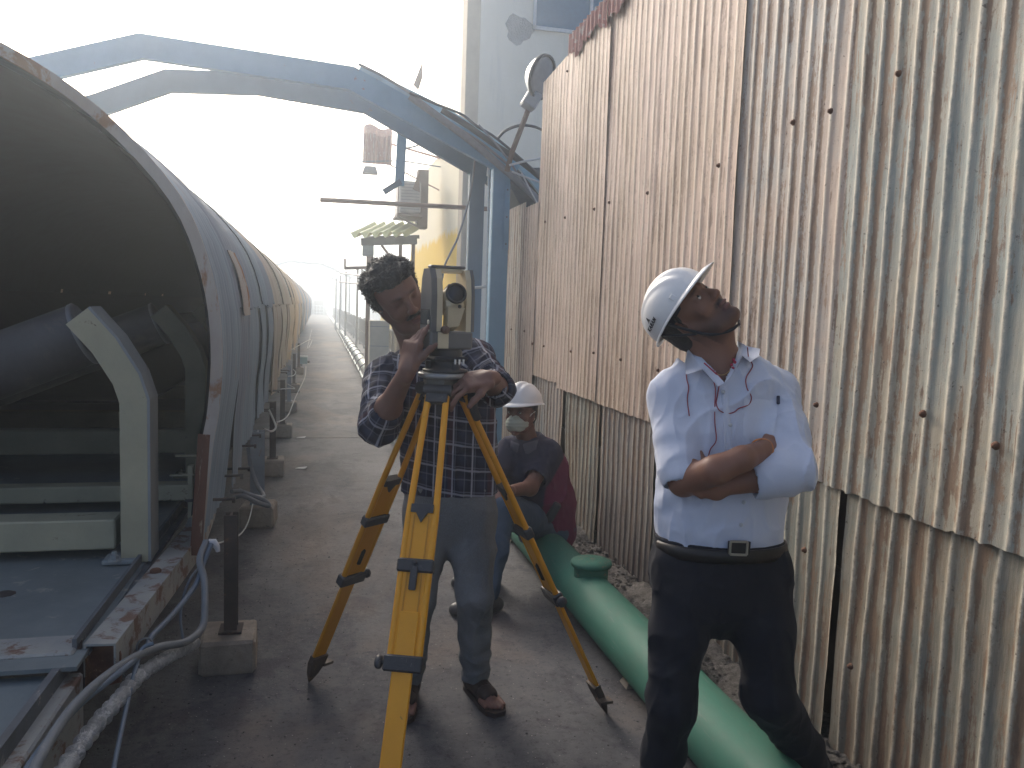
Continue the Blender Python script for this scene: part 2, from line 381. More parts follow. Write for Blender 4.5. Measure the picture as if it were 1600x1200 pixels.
# lower sheets
fence_sheet(-1.6, -0.4, -0.35, 0.97, -0.012, IR[3], 0, seed=41)
fence_sheet(-0.46, 0.55, -0.35, 0.97, -0.004, IR[3], 0, seed=42)
fence_sheet(0.50, 1.50, -0.35, 0.97, -0.014, IR[3], 0, seed=43)
fence_sheet(1.44, 2.46, -0.35, 0.97, -0.004, IR[3], 0, seed=21, pitch=0.0865, amp=0.0062)
fence_sheet(2.50, 3.35, -0.35, 0.97, -0.004, IR[3], 0.0, seed=22, amp=0.0045)
fence_sheet(3.30, 4.20, -0.35, 0.97, -0.022, IR[4], 0.0, seed=23, amp=.004)
fence_sheet(4.15, 5.03, -0.35, 0.97, -0.012, IR[4], 0.008, seed=24, amp=.004)
fence_sheet(5.10, 5.86, -0.35, 0.97, -0.020, IR[3], 0.0, seed=25, amp=.004)
fence_sheet(5.92, 6.80, -0.35, 1.00, -0.010, IR[1], 0.0, seed=26)
# faded red paint left on the top edge of two sheets: a thin lapped capping strip
M_dark = plain('gap_dark', (0.03, 0.028, 0.028), 0.9)
# backing posts and rails, plus added sheets that make the gaps read dark
b = MB()
for y in (-1.2, 0.4, 3.8, 4.6, 6.3, 7.7): b.box((FX+0.07, y, 1.4), (0.06, 0.07, 3.6 if y < 6.5 else 2.0), None)
b.box((FX+0.12, 3.0, 0.3), (0.01, 9.4, 1.35)); b.box((FX+0.12, 2.5, 2.2), (0.01, 8.4, 2.4))  # added sheets behind the gaps, standing in for their shade
for z in (0.55, 1.15, 2.3, 3.2): b.bar((FX+0.045, -1.6, z), (FX+0.045, 8.0 if z < 2.4 else 6.8, z), 0.04, 0.05)
b.build('frame_and_added_backing', worn('old_wood', (0.16, 0.12, 0.09)), fence)
M_rust = worn('rust', (0.20, 0.10, 0.06), (0.09, 0.045, 0.03), (0.3, 0.2, 0.12), 0.6, 0.66, sc=20, spsc=40, rough=0.9)
for (y, z) in [(1.80, 1.17), (2.08, 1.22), (1.74, 2.35), (2.31, 2.3), (2.62, 1.18), (2.66, 2.26), (2.90, 2.27), (3.25, 1.24), (3.50, 2.2), (3.85, 1.2), (4.06, 1.19), (4.33, 2.18), (4.62, 1.21), (4.95, 2.2), (5.12, 1.22), (5.24, 2.19), (5.62, 1.2), (5.9, 2.2), (5.99, 3.3), (6.35, 1.2), (6.45, 2.22), (6.72, 1.2), (2.63, 0.62), (2.32, 0.3), (7.0, 1.3), (7.5, 1.3)]:
    b = MB(); r_ = rnd.uniform(.85, 1.1)
    b.lathe((FX-0.026-0.012, y, z), (-1, 0, 0), [(0, 0.0005), (0.012*r_, 0.0), (0.012*r_, 0.004), (0.008, 0.005), (0.008, 0.012), (0, 0.014)], 8)
    b.build('roofing_bolt', M_rust, fence)
# red capping strips
for (y0, y1, z) in [(5.13, 5.98, 3.545), (4.3, 5.12, 3.56)]:
    nu = int((y1-y0)/0.083*12); b = MB(); u = np.linspace(y0, y1, nu); vs = []
    for k, yy in enumerate(u):
        cr = (0.5+0.5*math.cos(2*math.pi*(yy-y0)/0.083))**1.5; h = 0.15+0.025*math.sin(yy*9)+0.02*math.sin(yy*23+1)+0.012*math.sin(yy*61)
        for zz in (z+0.012, z-h*0.5, z-h): vs.append((FX-0.034-cr*0.016, yy, zz))
    b.add(vs, [(i*3+j, i*3+j+1, i*3+3+j+1, i*3+3+j) for i in range(nu-1) for j in range(2)], True)
    b.build('capping_strip', M_redpaint, fence, 'faded red painted iron strip along the top edge')

# ------------------------------------------------------------------ green pipe on the ground by the fence
_n = N('green_pipe'); q1 = _n.ramp(_n.noise(5, (1, .5, 1), 6, 0.7), 0.35, 0.7); q2 = _n.ramp(_n.noise(30, (1, .6, 1), 6, 0.8), 0.58, 0.66)
c_ = _n.mix(q1, (0.018, 0.125, 0.085), (0.034, 0.18, 0.125)); c_ = _n.mix(_n.math('MULTIPLY', q2, 0.6), c_, (0.03, 0.12, 0.085))
q3 = _n.ramp(_n.noise(14, (1, 1, 1), 7, 0.8, .6), 0.66, 0.70); c_ = _n.mix(_n.math('MULTIPLY', q3, 0.8), c_, (0.17, 0.16, 0.12))
q4 = _n.ramp(_n.noise(2.2, (1.5, .5, 1), 9, 0.78, .5), 0.46, 0.62); c_ = _n.mix(_n.math('MULTIPLY', q4, 0.35), c_, (0.07, 0.13, 0.10)); q5 = _n.ramp(_n.noise(1.0, (60, 5, 60), 6, 0.8), 0.60, 0.66); c_ = _n.mix(_n.math('MULTIPLY', q5, 0.35), c_, (0.22, 0.25, 0.22))
M_green = _n.fin(c_, _n.math('ADD', 0.62, _n.math('MULTIPLY', q1, 0.2)), 0, _n.noise(160, (1, 1, 1), 4, 0.7), 0.15, 0.003, 0.5)
PX, PR = 1.295, 0.117; CAPY = 3.58
pipe = root('green_pipe', 'thick green painted pipe lying on the walkway beside the fence, with a capped stub', 'pipe', (PX, 3, 0.0))
b = MB(); b.tube([(PX, -1.5, 0.125), (PX, 2.4, 0.125), (PX, 3.93, 0.125), (PX+0.0, 5.6, 0.125)], PR, 40); b.build('pipe_run', M_green, pipe)
b = MB(); b.tube([(PX, 5.68, 0.125), (PX, 6.9, 0.13), (PX-0.08, 7.4, 0.13), (PX-0.3, 8.0, 0.14), (PX-0.40, 8.6, 0.15)], PR*0.98, 32); b.build('pipe_run', worn('green_pipe_faded', (0.30, 0.42, 0.34), (0.2, 0.36, 0.28), (0.5, 0.47, 0.25), 0.55, 0.6), pipe, 'faded pale green pipe section with yellowish stain')
b = MB()
for y, wd in ((5.62, 0.08), (2.55, 0.010)): b.lathe((PX, y-wd/2, 0.125), (0, 1, 0), [(PR, 0), (PR+0.008 if wd > .05 else PR+0.003, 0.002), (PR+0.008 if wd > .05 else PR+0.003, wd-.002), (PR, wd)], 40)
b.build('pipe_joint', M_green, pipe)
b = MB(); b.cyl((PX+0.012, CAPY, 0.15), (PX+0.012, CAPY, 0.285), 0.083, 32)
b.lathe((PX+0.012, CAPY, 0.272), (0, 0, 1), [(0.083, 0), (0.098, 0.0), (0.100, 0.012), (0.097, 0.022), (0.03, 0.026), (0, 0.027)], 32)
b.build('stub_cap', worn('green_cap', (0.055, 0.21, 0.145), (0.03, 0.12, 0.085), (0.16, 0.15, 0.10), 0.58, 0.66, spsc=22, rough=0.75, bs=0.5), pipe)
for y in (0.4, 2.9, 4.9): b = MB(); b.box((PX, y, 0.003), (0.17, 0.08, 0.03), None, 0.8); b.build('pipe_chock', M_conc, pipe)
# ------------------------------------------------------------------ conveyor cover (arched sheet-iron hood) on the left
HP = [(-0.468, 0.50), (-0.428, 0.905), (-0.404, 1.06), (-0.392, 1.313), (-0.428, 1.587), (-0.543, 1.874), (-0.808, 2.161), (-1.121, 2.358), (-1.45, 2.46), (-1.72, 2.49)]
HC = -1.72
half = catmull([V(x, 0, z) for x, z in HP], 8)
full = [(p[0], p[2]) for p in half]+[(2*HC-p[0], p[2]) for p in half[-2::-1]]
full = np.array(full); seg = np.r_[0, np.cumsum(np.hypot(*np.diff(full, axis=0).T))]; HL = seg[-1]
def hp(s_):
    return np.interp(s_, seg, full[:, 0]), np.interp(s_, seg, full[:, 1])
s15 = float(np.interp(1.52, full[:len(half), 1], seg[:len(half)]))          # arc length where the lower sheets end
def sheetmat(name, a, c, rust=0.5, rc=(0.32, 0.16, 0.08)):
    n = N(name); f = n.ramp(n.noise(1.6, (1, 1.5, .5), 7, 0.7), 0.32, 0.68); col = n.mix(f, a, c)
    st = n.ramp(n.noise(1.0, (2.5, 22, .8), 7, 0.72), 0.42, 0.66); col = n.mix(n.math('MULTIPLY', st, 0.45), col, tuple(v*0.6 for v in a))
    sp = n.ramp(n.noise(3.2, (1, 3.5, .7), 8, 0.75, .3), 0.57, 0.66); col = n.mix(n.math('MULTIPLY', sp, rust), col, rc)
    return n.fin(col, 0.6, 0.0, n.noise(60, (1, 1, .3), 5, 0.7), 0.2, 0.004, 0.4)
HM = [sheetmat('hood_bluegrey', (0.19, 0.26, 0.33), (0.26, 0.33, 0.40), 0.25), sheetmat('hood_grey', (0.23, 0.28, 0.34), (0.18, 0.23, 0.29), 0.35),
      sheetmat('hood_tan', (0.45, 0.35, 0.25), (0.50, 0.40, 0.30), 0.7, (0.36, 0.2, 0.1)), sheetmat('hood_orange', (0.46, 0.32, 0.20), (0.42, 0.34, 0.27), 0.8, (0.32, 0.17, 0.09)),
      sheetmat('hood_mauve', (0.30, 0.28, 0.33), (0.38, 0.39, 0.44), 0.6)]
M_rustedge = worn('rusty_angle', (0.46, 0.43, 0.39), (0.36, 0.29, 0.24), (0.30, 0.16, 0.09), 0.56, 0.62, sc=5, spsc=6, rough=0.85, stretch=(1, 1, .5))
hood = root('conveyor_cover', 'long arched sheet iron cover over the conveyor, its open rusty-edged mouth facing the camera', 'conveyor cover', (HC, 3.3, 0.5))
def hood_sheet(y0, y1, sa, sb, m, off, seed, amp=0.007, pitch=0.105, ragged=0.0, flare=0.0, name='cover_sheet', label=None, side=1):
    if sb < s15+.2 and y1 > 7: sa = sa+0.03
    nu = max(8, int((y1-y0)/pitch*(8 if y0 < 12 else 4))+1); nv = 30 if (sb-sa) > 1.5 else 18
    u = np.linspace(y0, y1, nu); t = np.linspace(0, 1, nv); uu, tt = np.meshgrid(u, t, indexing='ij')
    rag = ragged*(vnoise(uu*5, uu*0+seed, seed)-0.5)*2*(1-tt)**4
    ss = sa+(sb-sa)*tt+rag; x, z = hp(ss); x2, z2 = hp(ss+0.01); tx, tz = x2-x, z2-z; L = np.hypot(tx, tz)+1e-9
    nxn, nzn = tz/L, -tx/L                                                     # outward normal
    o_ = off+amp*np.cos(2*np.pi*uu/pitch+seed)+0.010*(vnoise(uu*2.2, tt*3+seed, seed)-0.5)*2+flare*(1-tt)**2*(0.4+0.6*vnoise(uu*3.1, uu*0, seed+4))
    b = MB(); b.add(np.stack([x+nxn*o_, uu, z+nzn*o_], -1).reshape(-1, 3), [(i*nv+j, i*nv+j+1, (i+1)*nv+j+1, (i+1)*nv+j) for i in range(nu-1) for j in range(nv-1)], True)
    return b.build(name, m, hood, label)
y = 3.36; k = 0
while y < 56:
    wd = (0.88, 0.76, 0.93, 0.84)[k % 4] if y < 16 else (1.7 if y < 30 else 3.2)
    m = HM[[0, 1, 0, 0, 1][k % 5]] if y < 7.4 else (HM[[2, 3, 2, 2, 3][k % 5]] if y < 17 else HM[[4, 2, 4, 0][k % 4]])
    ye = y+wd+0.05
    sh = 0.0 if k else -0.12
    if k == 0: hood_sheet(y+0.0, ye, 0.0, HL-s15+0.0, m, 0.016, 100, label='blue-grey end sheet bent over the mouth', ragged=0.0)
    else:
        hood_sheet(y, ye, s15-0.07, HL-s15+0.03, m, 0.014+0.012*(k % 2), 100+k, ragged=0.02)
        # the lower sheets hang loose: gaps and overlaps between them
        z0 = [0.10, 0.04, 0.10, 0.14, 0.09][k % 5]; yy0 = y+[0.02, 0.05, -0.02, 0.03][k % 4]
        hood_sheet(yy0, yy0+wd*0.60, z0, s15+0.03, m, 0.004, 200+k, ragged=0.03, flare=0.05)
        hood_sheet(yy0+wd*0.56, ye-0.01, z0+0.03, s15+0.02, m, -0.008, 300+k, ragged=0.03, flare=0.03)
    hood_sheet(y, ye, HL-s15+0.05+0.02*(k % 3), HL, m, 0.0, 400+k, name='cover_sheet')
    y += wd; k += 1
# patch lapped over the second bay, rusty flap
hood_sheet(4.30, 4.62, s15-0.11, s15+0.22, M_rustedge, 0.040, 555, name='patch_sheet', label='rusty brown patch riveted over the grey sheets')
# added dark liner for the shade inside: closes the seams except for a few holes at the height of the sheet joints
M_lin = worn('hood_painted_shade', (0.022, 0.040, 0.050), (0.013, 0.023, 0.030), rough=0.8)  # near-black tone carries the shade inside the hood
def lining(sa, sb, y0, y1, m, nu, nv, holes=()):
    b = MB(); vs = []
    for i in range(nu+1):
        for j in range(nv+1):
            s_ = sa+(sb-sa)*j/nv; x, z = hp(s_); x2, z2 = hp(s_+.01); tx, tz = x2-x, z2-z; L = math.hypot(tx, tz)+1e-9; vs.append((x-tz/L*.035, y0+(y1-y0)*i/nu, z+tx/L*.035))
    b.add(vs, [(i*(nv+1)+j, (i+1)*(nv+1)+j, (i+1)*(nv+1)+j+1, i*(nv+1)+j+1) for i in range(nu) for j in range(nv) if (i, j) not in holes], True)
    return b.build('added_dark_lining', m, hood)
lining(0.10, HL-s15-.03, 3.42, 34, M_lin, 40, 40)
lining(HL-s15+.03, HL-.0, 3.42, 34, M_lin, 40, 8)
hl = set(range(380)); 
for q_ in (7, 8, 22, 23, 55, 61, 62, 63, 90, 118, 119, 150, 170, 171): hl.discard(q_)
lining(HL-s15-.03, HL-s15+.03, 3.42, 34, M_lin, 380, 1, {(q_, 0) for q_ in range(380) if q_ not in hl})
b = MB(); b.prism([(x, 34.0, z) for x, z in full[::3]], (0, .02, 0)); b.build('added_end_cap', M_lin, hood)  # added cap that closes the far end against light
# edge angle round the mouth
b = MB(); pts = [(p[0], 3.34, p[2]) for p in [(x, 0, z) for x, z in full[::2]]]
b.sweep(pts, [(-0.005, -0.014), (0.05, -0.014), (0.05, -0.008), (0.003, -0.008), (0.003, 0.030), (-0.005, 0.030)], (0, 1, 0)); b.build('mouth_edge', M_rustedge, hood, 'rusty angle iron round the open mouth')
b = MB(); b.bar((-0.462, 3.338, 0.47), (-0.43, 3.338, 0.96), 0.045, 0.016, (0, 1, 0)); b.build('edge_plate', worn('rust_red', (0.19, 0.085, 0.055), (0.12, 0.06, 0.042), (0.42, 0.35, 0.27), 0.58, 0.66, sc=8, spsc=9, rough=0.9, stretch=(3, 1, .6)), hood)
# inner ribs
M_rib = worn('rib_paint', (0.10, 0.11, 0.11), (0.06, 0.06, 0.06), rough=0.8)
for y in [4.25, 5.9]:
    b = MB(); b.sweep([(x*0.985+HC*0.015, y, z-0.015) for x, z in full[::3]], [(-0.025, -0.01), (0.025, -0.01), (0.025, 0.02), (-0.025, 0.02)], (0, 1, 0)); b.build('arch_rib', M_rib, hood)
# hook bolts along the lower edge
M_steel = worn('dull_steel', (0.12, 0.11, 0.11), (0.06, 0.055, 0.05), (0.2, 0.12, 0.07), 0.6, 0.7, rough=0.6, metal=0.4)
for i, y in enumerate([3.72, 4.12, 4.55, 5.0, 5.45, 5.85, 6.5, 6.9, 7.4, 7.95, 8.5, 9.2, 10.1, 11.0]):
    z = 0.60+0.03*math.sin(i*2.3); b = MB(); b.cyl((-0.56, y, z), (-0.36, y, z+0.004), 0.007, 8); b.cyl((-0.362, y, z), (-0.348, y, z), 0.014, 6)
    b.build('hook_bolt', M_steel, hood)
# ------------------------------------------------------------------ supports under the cover
M_legblue = worn('leg_bluegrey', (0.24, 0.29, 0.33), (0.17, 0.20, 0.23), (0.22, 0.13, 0.08), 0.62, 0.7, rough=0.6)
M_legbrown = worn('leg_brown', (0.085, 0.065, 0.055), (0.04, 0.035, 0.035), (0.2, 0.1, 0.06), 0.6, 0.68, rough=0.85)
blocks = [(-0.345, 3.36, 'concrete block nearest the camera under the brown conveyor post'), (-0.375, 5.5, 'concrete block below the looped grey cables'),
          (-0.375, 7.1, 'third concrete block along the conveyor from the camera'), (-0.375, 9.1, 'fourth concrete block along the conveyor from the camera'),
          (-0.375, 11.2, 'fifth concrete block along the conveyor, before the blue box'), (-0.375, 13.6, 'sixth concrete block along the conveyor, beyond the blue box'), (-0.375, 17.0, 'farthest concrete block in the row along the conveyor')]
for i, (x, y, lb) in enumerate(blocks):
    b = MB(); b.box((x+.008, y, 0.07), (0.215, 0.24, 0.14), rotz([3, -4, 2, 0, 3, 0, 0][i]), 0.97, 0.012)
    for q in range(len(b.v)):
        v = b.v[q]; b.v[q] = (v[0]+rnd.uniform(-.005, .005), v[1]+rnd.uniform(-.005, .005), v[2]+(rnd.uniform(-.005, .005) if v[2] > 0.05 else 0))
    thing('concrete_block', b, M_conc, lb, 'concrete block', group='concrete blocks under the conveyor posts')
    r0 = root('support_post', ['dark brown rusty steel post standing on the nearest concrete block', 'blue-grey channel post standing on the second concrete block', 'dark post standing on the third concrete block', 'post standing on the fourth concrete block', 'post standing on the fifth concrete block', 'post standing on the sixth concrete block', 'post standing on the farthest concrete block'][i], 'post', (x, y, 0.14), 'posts carrying the conveyor')
    HB = .14
    m = [M_legbrown, M_legblue, M_legbrown, M_legbrown, M_legblue, M_legbrown, M_legbrown][i]
    b = MB(); wd = 0.05 if i != 1 else 0.085; x = x+(0.015 if i != 1 else 0.0)
    b.box((x, y-wd*.55, 0.39), (wd, 0.007, 0.48)); b.box((x, y+wd*.55, 0.39), (wd, 0.007, 0.48)); b.box((x, y, 0.39), (0.008, wd*1.1-.008, 0.48)); b.build('channel', m, r0)
    b = MB(); b.box((x, y, 0.146), (0.09, 0.10, 0.010)); b.build('foot_plate', m, r0)
# ------------------------------------------------------------------ conveyor frame and deck
M_cream = worn('cream_paint', (0.42, 0.39, 0.27), (0.33, 0.31, 0.22), (0.13, 0.09, 0.06), 0.64, 0.69, sc=5, spsc=11, rough=0.6)
M_creamg = worn('cream_grey_paint', (0.27, 0.29, 0.29), (0.21, 0.23, 0.235), (0.16, 0.11, 0.08), 0.63, 0.68, sc=5, spsc=14, rough=0.6)
M_olive = worn('olive_cream', (0.17, 0.165, 0.115), (0.12, 0.115, 0.08), (0.07, 0.06, 0.05), 0.64, 0.72, sc=6, spsc=12, rough=0.85)  # darker olive cream for the parts farther in
M_deck = worn('deck_plate', (0.19, 0.215, 0.22), (0.12, 0.14, 0.145), (0.30, 0.29, 0.26), 0.60, 0.68, sc=3, spsc=9, rough=0.55, spec=0.5)
M_deckb = worn('deck_beam', (0.37, 0.36, 0.32), (0.24, 0.25, 0.25), (0.17, 0.10, 0.07), 0.52, 0.60, sc=5, spsc=11, rough=0.6)
M_darkrail = worn('dark_rail', (0.14, 0.15, 0.165), (0.07, 0.075, 0.08), (0.30, 0.28, 0.24), 0.60, 0.66, spsc=16, rough=0.6)
DZ = 0.50
conv = root('conveyor', 'cream steel conveyor with bent post, cross beams and grey deck inside the arched cover', 'conveyor', (-1.6, 3.0, DZ))
b = MB(); b.box((-1.75, 3.9, DZ-0.010), (2.26, 3.2+0.02, 0.012)); b.build('deck_plate', M_deck, conv)
b = MB(); b.box((-1.75, 12.0, DZ-0.012), (2.24, 13.0, 0.012)); b.build('deck_plate', worn('deck_dark', (0.06, 0.062, 0.06), (0.04, 0.042, 0.042)), conv)  # inner deck plate, darker than the near one
b = MB(); b.box((-1.8, 1.55, DZ-0.045), (2.20, 1.55, 0.012)); b.build('deck_plate', worn('deck_plate_low', (0.17, 0.20, 0.21), (0.12, 0.145, 0.155), (0.22, 0.23, 0.22), 0.62, 0.7, sc=3, spsc=6, rough=0.6), conv)
b = MB()
for p in ((-0.80, 3.02), (-1.1, 3.0), (-1.02, 3.05)):
    b.lathe((p[0]-.2, p[1]-.12, DZ-0.004), (0, 0, 1), [(0.035, 0), (0.02, 0.006), (0, 0.008)], 9)
b.build('dust_heap', M_legbrown, conv)
# cream cross strip between the two decks
b = MB(); b.box((-1.78, 2.43, DZ-0.02), (2.26, 0.13, 0.05), None, 1, 0.006); b.build('cross_strip', M_deckb, conv)
# near edge channel of the lower deck: runs towards the camera
b = MB(); b.bar((-0.700, 0.6, DZ-0.03), (-0.668, 2.42, DZ-0.03), 0.020, 0.05); b.build('deck_edge', M_darkrail, conv)
b = MB(); b.bar((-0.675, 0.6, DZ-0.13), (-0.645, 2.36, DZ-0.13), 0.045, 0.16, bev=0.006); b.build('deck_channel', M_deckb, conv)
b = MB(); b.box((-0.66, 1.3, DZ-0.22), (0.10, 0.9, 0.012)); b.build('channel_flange', M_cream, conv)
# edge angle beside the upper deck
b = MB(); b.bar((-0.655, 2.40, DZ+0.004), (-0.585, 5.6, DZ+0.004), 0.012, 0.05); b.bar((-0.640, 2.40, DZ-0.016), (-0.570, 5.6, DZ-0.016), 0.045, 0.010); b.build('edge_angle', M_darkrail, conv)
# side box beam with open rusty end
p0 = V(-0.590, 2.40, DZ-0.04); p1 = V(-0.505, 3.55, DZ-0.04); d_ = nrm(p1-p0); u_ = nrm(np.cross(d_, [0, 0, 1.0]))
b = MB()
b.bar(p0+V(0, 0, .047), p1+V(0, 0, .047), 0.085, 0.007); b.bar(p0+u_*0.040, p1+u_*0.040, 0.006, 0.094); b.bar(p0-u_*0.040, p1-u_*0.040, 0.006, 0.094)
b.bar(p1+V(0, 0, 0), p1+V(-.02, .6, 0), 0.085, 0.09)
b.build('side_channel', M_deckb, conv)
b = MB(); pl = []
for k in range(13):
    a = math.pi*k/12; pl.append(p0+d_*0.03+u_*0.046*math.cos(a)+V(0, 0, 0.035*math.sin(a)+0.0))
pl += [p0+d_*0.03-u_*0.046+V(0, 0, -.10), p0+d_*0.03+u_*0.046+V(0, 0, -.08)]
b.prism(pl, d_*0.01); b.bar(p0+V(0, 0, -.05)-u_*.037, p0+V(0, 0, -.05)-u_*.037+d_*.2, 0.006, 0.12); b.build('channel_end', M_rust, conv)
b = MB(); b.prism([p0-u_*0.05+V(0, 0, .06), p0-u_*0.045+V(0, 0, -.12), p0-u_*0.078+V(0, 0, -.08), p0-u_*0.07+V(0, 0, .02)], d_*0.012); b.build('end_bracket', worn('rust_dark', (0.07, 0.05, 0.045), rough=0.9), conv)
b = MB(); b.lathe(V(-0.555, 3.02, DZ+0.010), (0, 0, 1), [(0.02, 0), (0.02, 0.008), (0.014, 0.013), (0, 0.014)], 12); b.build('rivet', M_rust, conv)
# transverse beams
def xbeam(y, z, h, dpt, x1, m, nm='cross_beam'):
    b = MB(); b.box(((-2.75+x1)/2, y, z+h/2), (2.75+x1, dpt, h), None, 1, 0.006); return b.build(nm, m, conv)
xbeam(3.30, DZ+0.035, 0.115, 0.13, -0.735, M_cream)
xbeam(4.02, DZ+0.04, 0.075, 0.10, -0.58, M_cream); xbeam(4.75, DZ+0.13, 0.13, 0.08, -0.54, M_olive); xbeam(6.2, DZ+0.05, 0.12, 0.1, -0.56, M_olive); xbeam(8.0, DZ+0.05, 0.12, 0.1, -0.56, M_olive)
# bent angle posts
def bentpost(y, m1, m2, scl=1.0):
    pts = [V(-0.722, y, DZ), V(-0.722, y, DZ+0.60), V(-0.742, y, DZ+0.665), V(-0.807, y, DZ+0.775), V(-0.892, y, DZ+0.875)]
    b = MB(); b.sweep(pts, [(-0.055, 0.018), (-0.055, 0.112), (-0.045, 0.112), (-0.045, 0.018)], (0, 1, 0)); o1 = b.build('bent_post', m1, conv)
    b = MB(); b.sweep(pts, [(-0.055, 0.1125), (-0.055, 0.122), (0.10, 0.122), (0.10, 0.1125)], (0, 1, 0)); b.build('post_flange', m2, o1)
    b = MB(); b.box((-0.70, y-0.03, DZ+0.008), (0.13, 0.11, 0.018), None, 1, 0.004); o2 = b.build('base_plate', m2, conv)
    b = MB(); b.lathe((-0.72, y-0.085, DZ+0.017), (0, 0, 1), [(0.022, 0), (0.022, 0.006), (0.016, 0.008)], 12); b.lathe((-0.72, y-0.085, DZ+0.024), (0, 0, 1), [(0.016, 0), (0.016, 0.014), (0.009, 0.016), (0.009, 0.03), (0, 0.031)], 6, False); b.build('base_bolt', m2, o2)
bentpost(3.235, M_cream, M_creamg); bentpost(4.75, M_olive, M_olive); bentpost(6.2, M_olive, M_olive)
# idler roller tilted up to the post, with pale end rim
M_roller = worn('roller_rubber', (0.075, 0.072, 0.076), (0.04, 0.038, 0.04), (0.11, 0.09, 0.08), 0.55, 0.7, sc=4, spsc=8, rough=0.55)
for (yy, mm) in ((3.42, M_roller), (4.95, M_roller)):
    a = V(-1.72, yy, 0.98); e = V(-0.875, yy, 1.345); ax = nrm(e-a)
    b = MB(); b.cyl(a, e, 0.122, 40); b.build('idler_roller', mm, conv)
    b = MB(); b.lathe(e, ax, [(0.124, -0.012), (0.126, 0.0), (0.118, 0.006), (0.09, 0.004), (0.03, 0.002), (0.018, 0.003), (0.018, 0.07), (0, 0.07)], 32); b.build('roller_end', worn('roller_end', (0.24, 0.24, 0.25), (0.13, 0.13, 0.14), rough=0.5, metal=0.3), conv)
    b = MB(); b.cyl((-2.5, yy, 1.0), (-1.7, yy, 0.98), 0.12, 24); b.cyl((-3.0, yy, 1.3), (-2.45, yy, 1.02), 0.12, 24); b.build('idler_roller', mm, conv)
# belt: troughed dark rubber running along the conveyor, and return belt below
b = MB(); prof = [(-2.95, 1.50), (-2.5, 1.18), (-1.75, 1.14), (-1.15, 1.36)]; n_ = 0
ysb = [5.2, 6, 8, 14, 24, 40]
vs = []
for yy in ysb:
    for (x, z) in prof: vs.append((x, yy, z))
    for (x, z) in prof[::-1]: vs.append((x, yy, z-0.014))
fs = [(i*8+k, i*8+(k+1) % 8, i*8+8+(k+1) % 8, i*8+8+k) for i in range(len(ysb)-1) for k in range(8)]+[tuple(range(8))]
b.add(vs, fs); b.build('belt', worn('belt_rubber', (0.035, 0.035, 0.04), (0.022, 0.022, 0.025), rough=0.8), conv)
b = MB(); b.box((-1.8, 22, 0.82), (1.5, 33, 0.015)); b.build('return_belt', worn('belt_rubber', (0.03,)*3), conv)
# cable rack stubs beside the deck
b = MB()
for k, (y, z) in enumerate([(3.72, DZ+0.17), (3.80, DZ+0.20), (3.95, DZ+0.26)]): b.box((-0.585, y, z), (0.10, 0.02, 0.006))
b.box((-0.55, 3.82, DZ+0.12), (0.02, 0.05, 0.24)); b.build('bracket', M_cream, conv)

# ------------------------------------------------------------------ cables on the left
M_hose = worn('grey_cable', (0.20, 0.215, 0.225), (0.13, 0.14, 0.15), (0.28, 0.27, 0.25), 0.62, 0.7, spsc=20, rough=0.55)
M_cabblue = worn('blue_cable', (0.13, 0.17, 0.22), (0.09, 0.12, 0.16), rough=0.5); M_black = plain('black_cable', (0.035, 0.04, 0.05), 0.5)
M_wrap = worn('foil_wrap', (0.75, 0.76, 0.76), (0.34, 0.35, 0.36), (0.85, 0.85, 0.85), 0.55, 0.6, sc=30, spsc=40, rough=0.35, metal=0.35, bs=1.0, bd=0.02, stretch=(1, .3, 1))
def cable(P, r, m, lb, nm='cable', n=10, grp=None, k=7):
    b = MB(); b.tube(catmull([at(*p) for p in P], k), r, n); return thing(nm, b, m, lb, 'cable', group=grp)
cable([(322, 846, 3.02), (312, 875, 2.95), (319, 905, 2.9), (320, 945, 2.82), (316, 980, 2.75), (290, 1003, 2.62), (245, 1012, 2.45), (195, 1036, 2.25), (140, 1078, 2.05), (95, 1130, 1.9), (55, 1200, 1.75), (20, 1290, 1.6)], 0.0125, M_hose, 'thick grey cable looping down from the post and running towards the camera')
cable([(330, 850, 3.02), (318, 880, 2.96), (305, 915, 2.88), (270, 960, 2.68), (238, 993, 2.5), (228, 1012, 2.42), (190, 1048, 2.2), (130, 1095, 2.02), (80, 1150, 1.88), (35, 1215, 1.72), (0, 1290, 1.6)], 0.0095, M_cabblue, 'blue-grey cable taking the inner curve beside the thick grey one')
cable([(318, 880, 3.1), (300, 900, 3.0), (287, 930, 2.95), (282, 965, 2.9), (286, 1000, 2.85)], 0.005, M_cabblue, 'thin blue cable hanging straight under the side beam')
cable([(240, 1005, 2.38), (222, 1014, 2.36), (213, 1040, 2.3), (203, 1080, 2.2), (190, 1140, 2.06), (178, 1200, 1.95), (165, 1290, 1.8)], 0.0062, M_cabblue, 'thin dark cable dropping over the silver wrapped pipe to the bottom of view')
b = MB(); P = catmull([at(*p) for p in [(305, 1004, 2.75), (275, 1020, 2.60), (245, 1037, 2.44), (215, 1058, 2.30), (184, 1094, 2.14), (143, 1142, 1.97), (103, 1200, 1.82), (55, 1290, 1.62)]], 14)
b.tube(P, [0.016+0.004*math.sin(i*1.7)+0.005*rnd.random() for i in range(len(P))], 14)
thing('wrapped_pipe', b, M_wrap, 'pipe wrapped in crinkled silver foil running beside the grey cables', 'pipe')
for (x, y, d, lb) in ((226, 1010, 2.43, 'wire tie round the cables just off the open beam end'), (205, 1046, 2.32, 'lower wire tie round the cables and silver wrapped pipe')):
    b = MB()
    c_ = at(x, y, d); b.tube([c_+0.026*V(math.cos(a)*.8, .35*math.cos(a), math.sin(a)) for a in np.linspace(0, 6.28, 14)], 0.003, 6, False)
    thing('tie_wire', b, M_hose, lb, 'wire tie', group='wire ties on the cables')
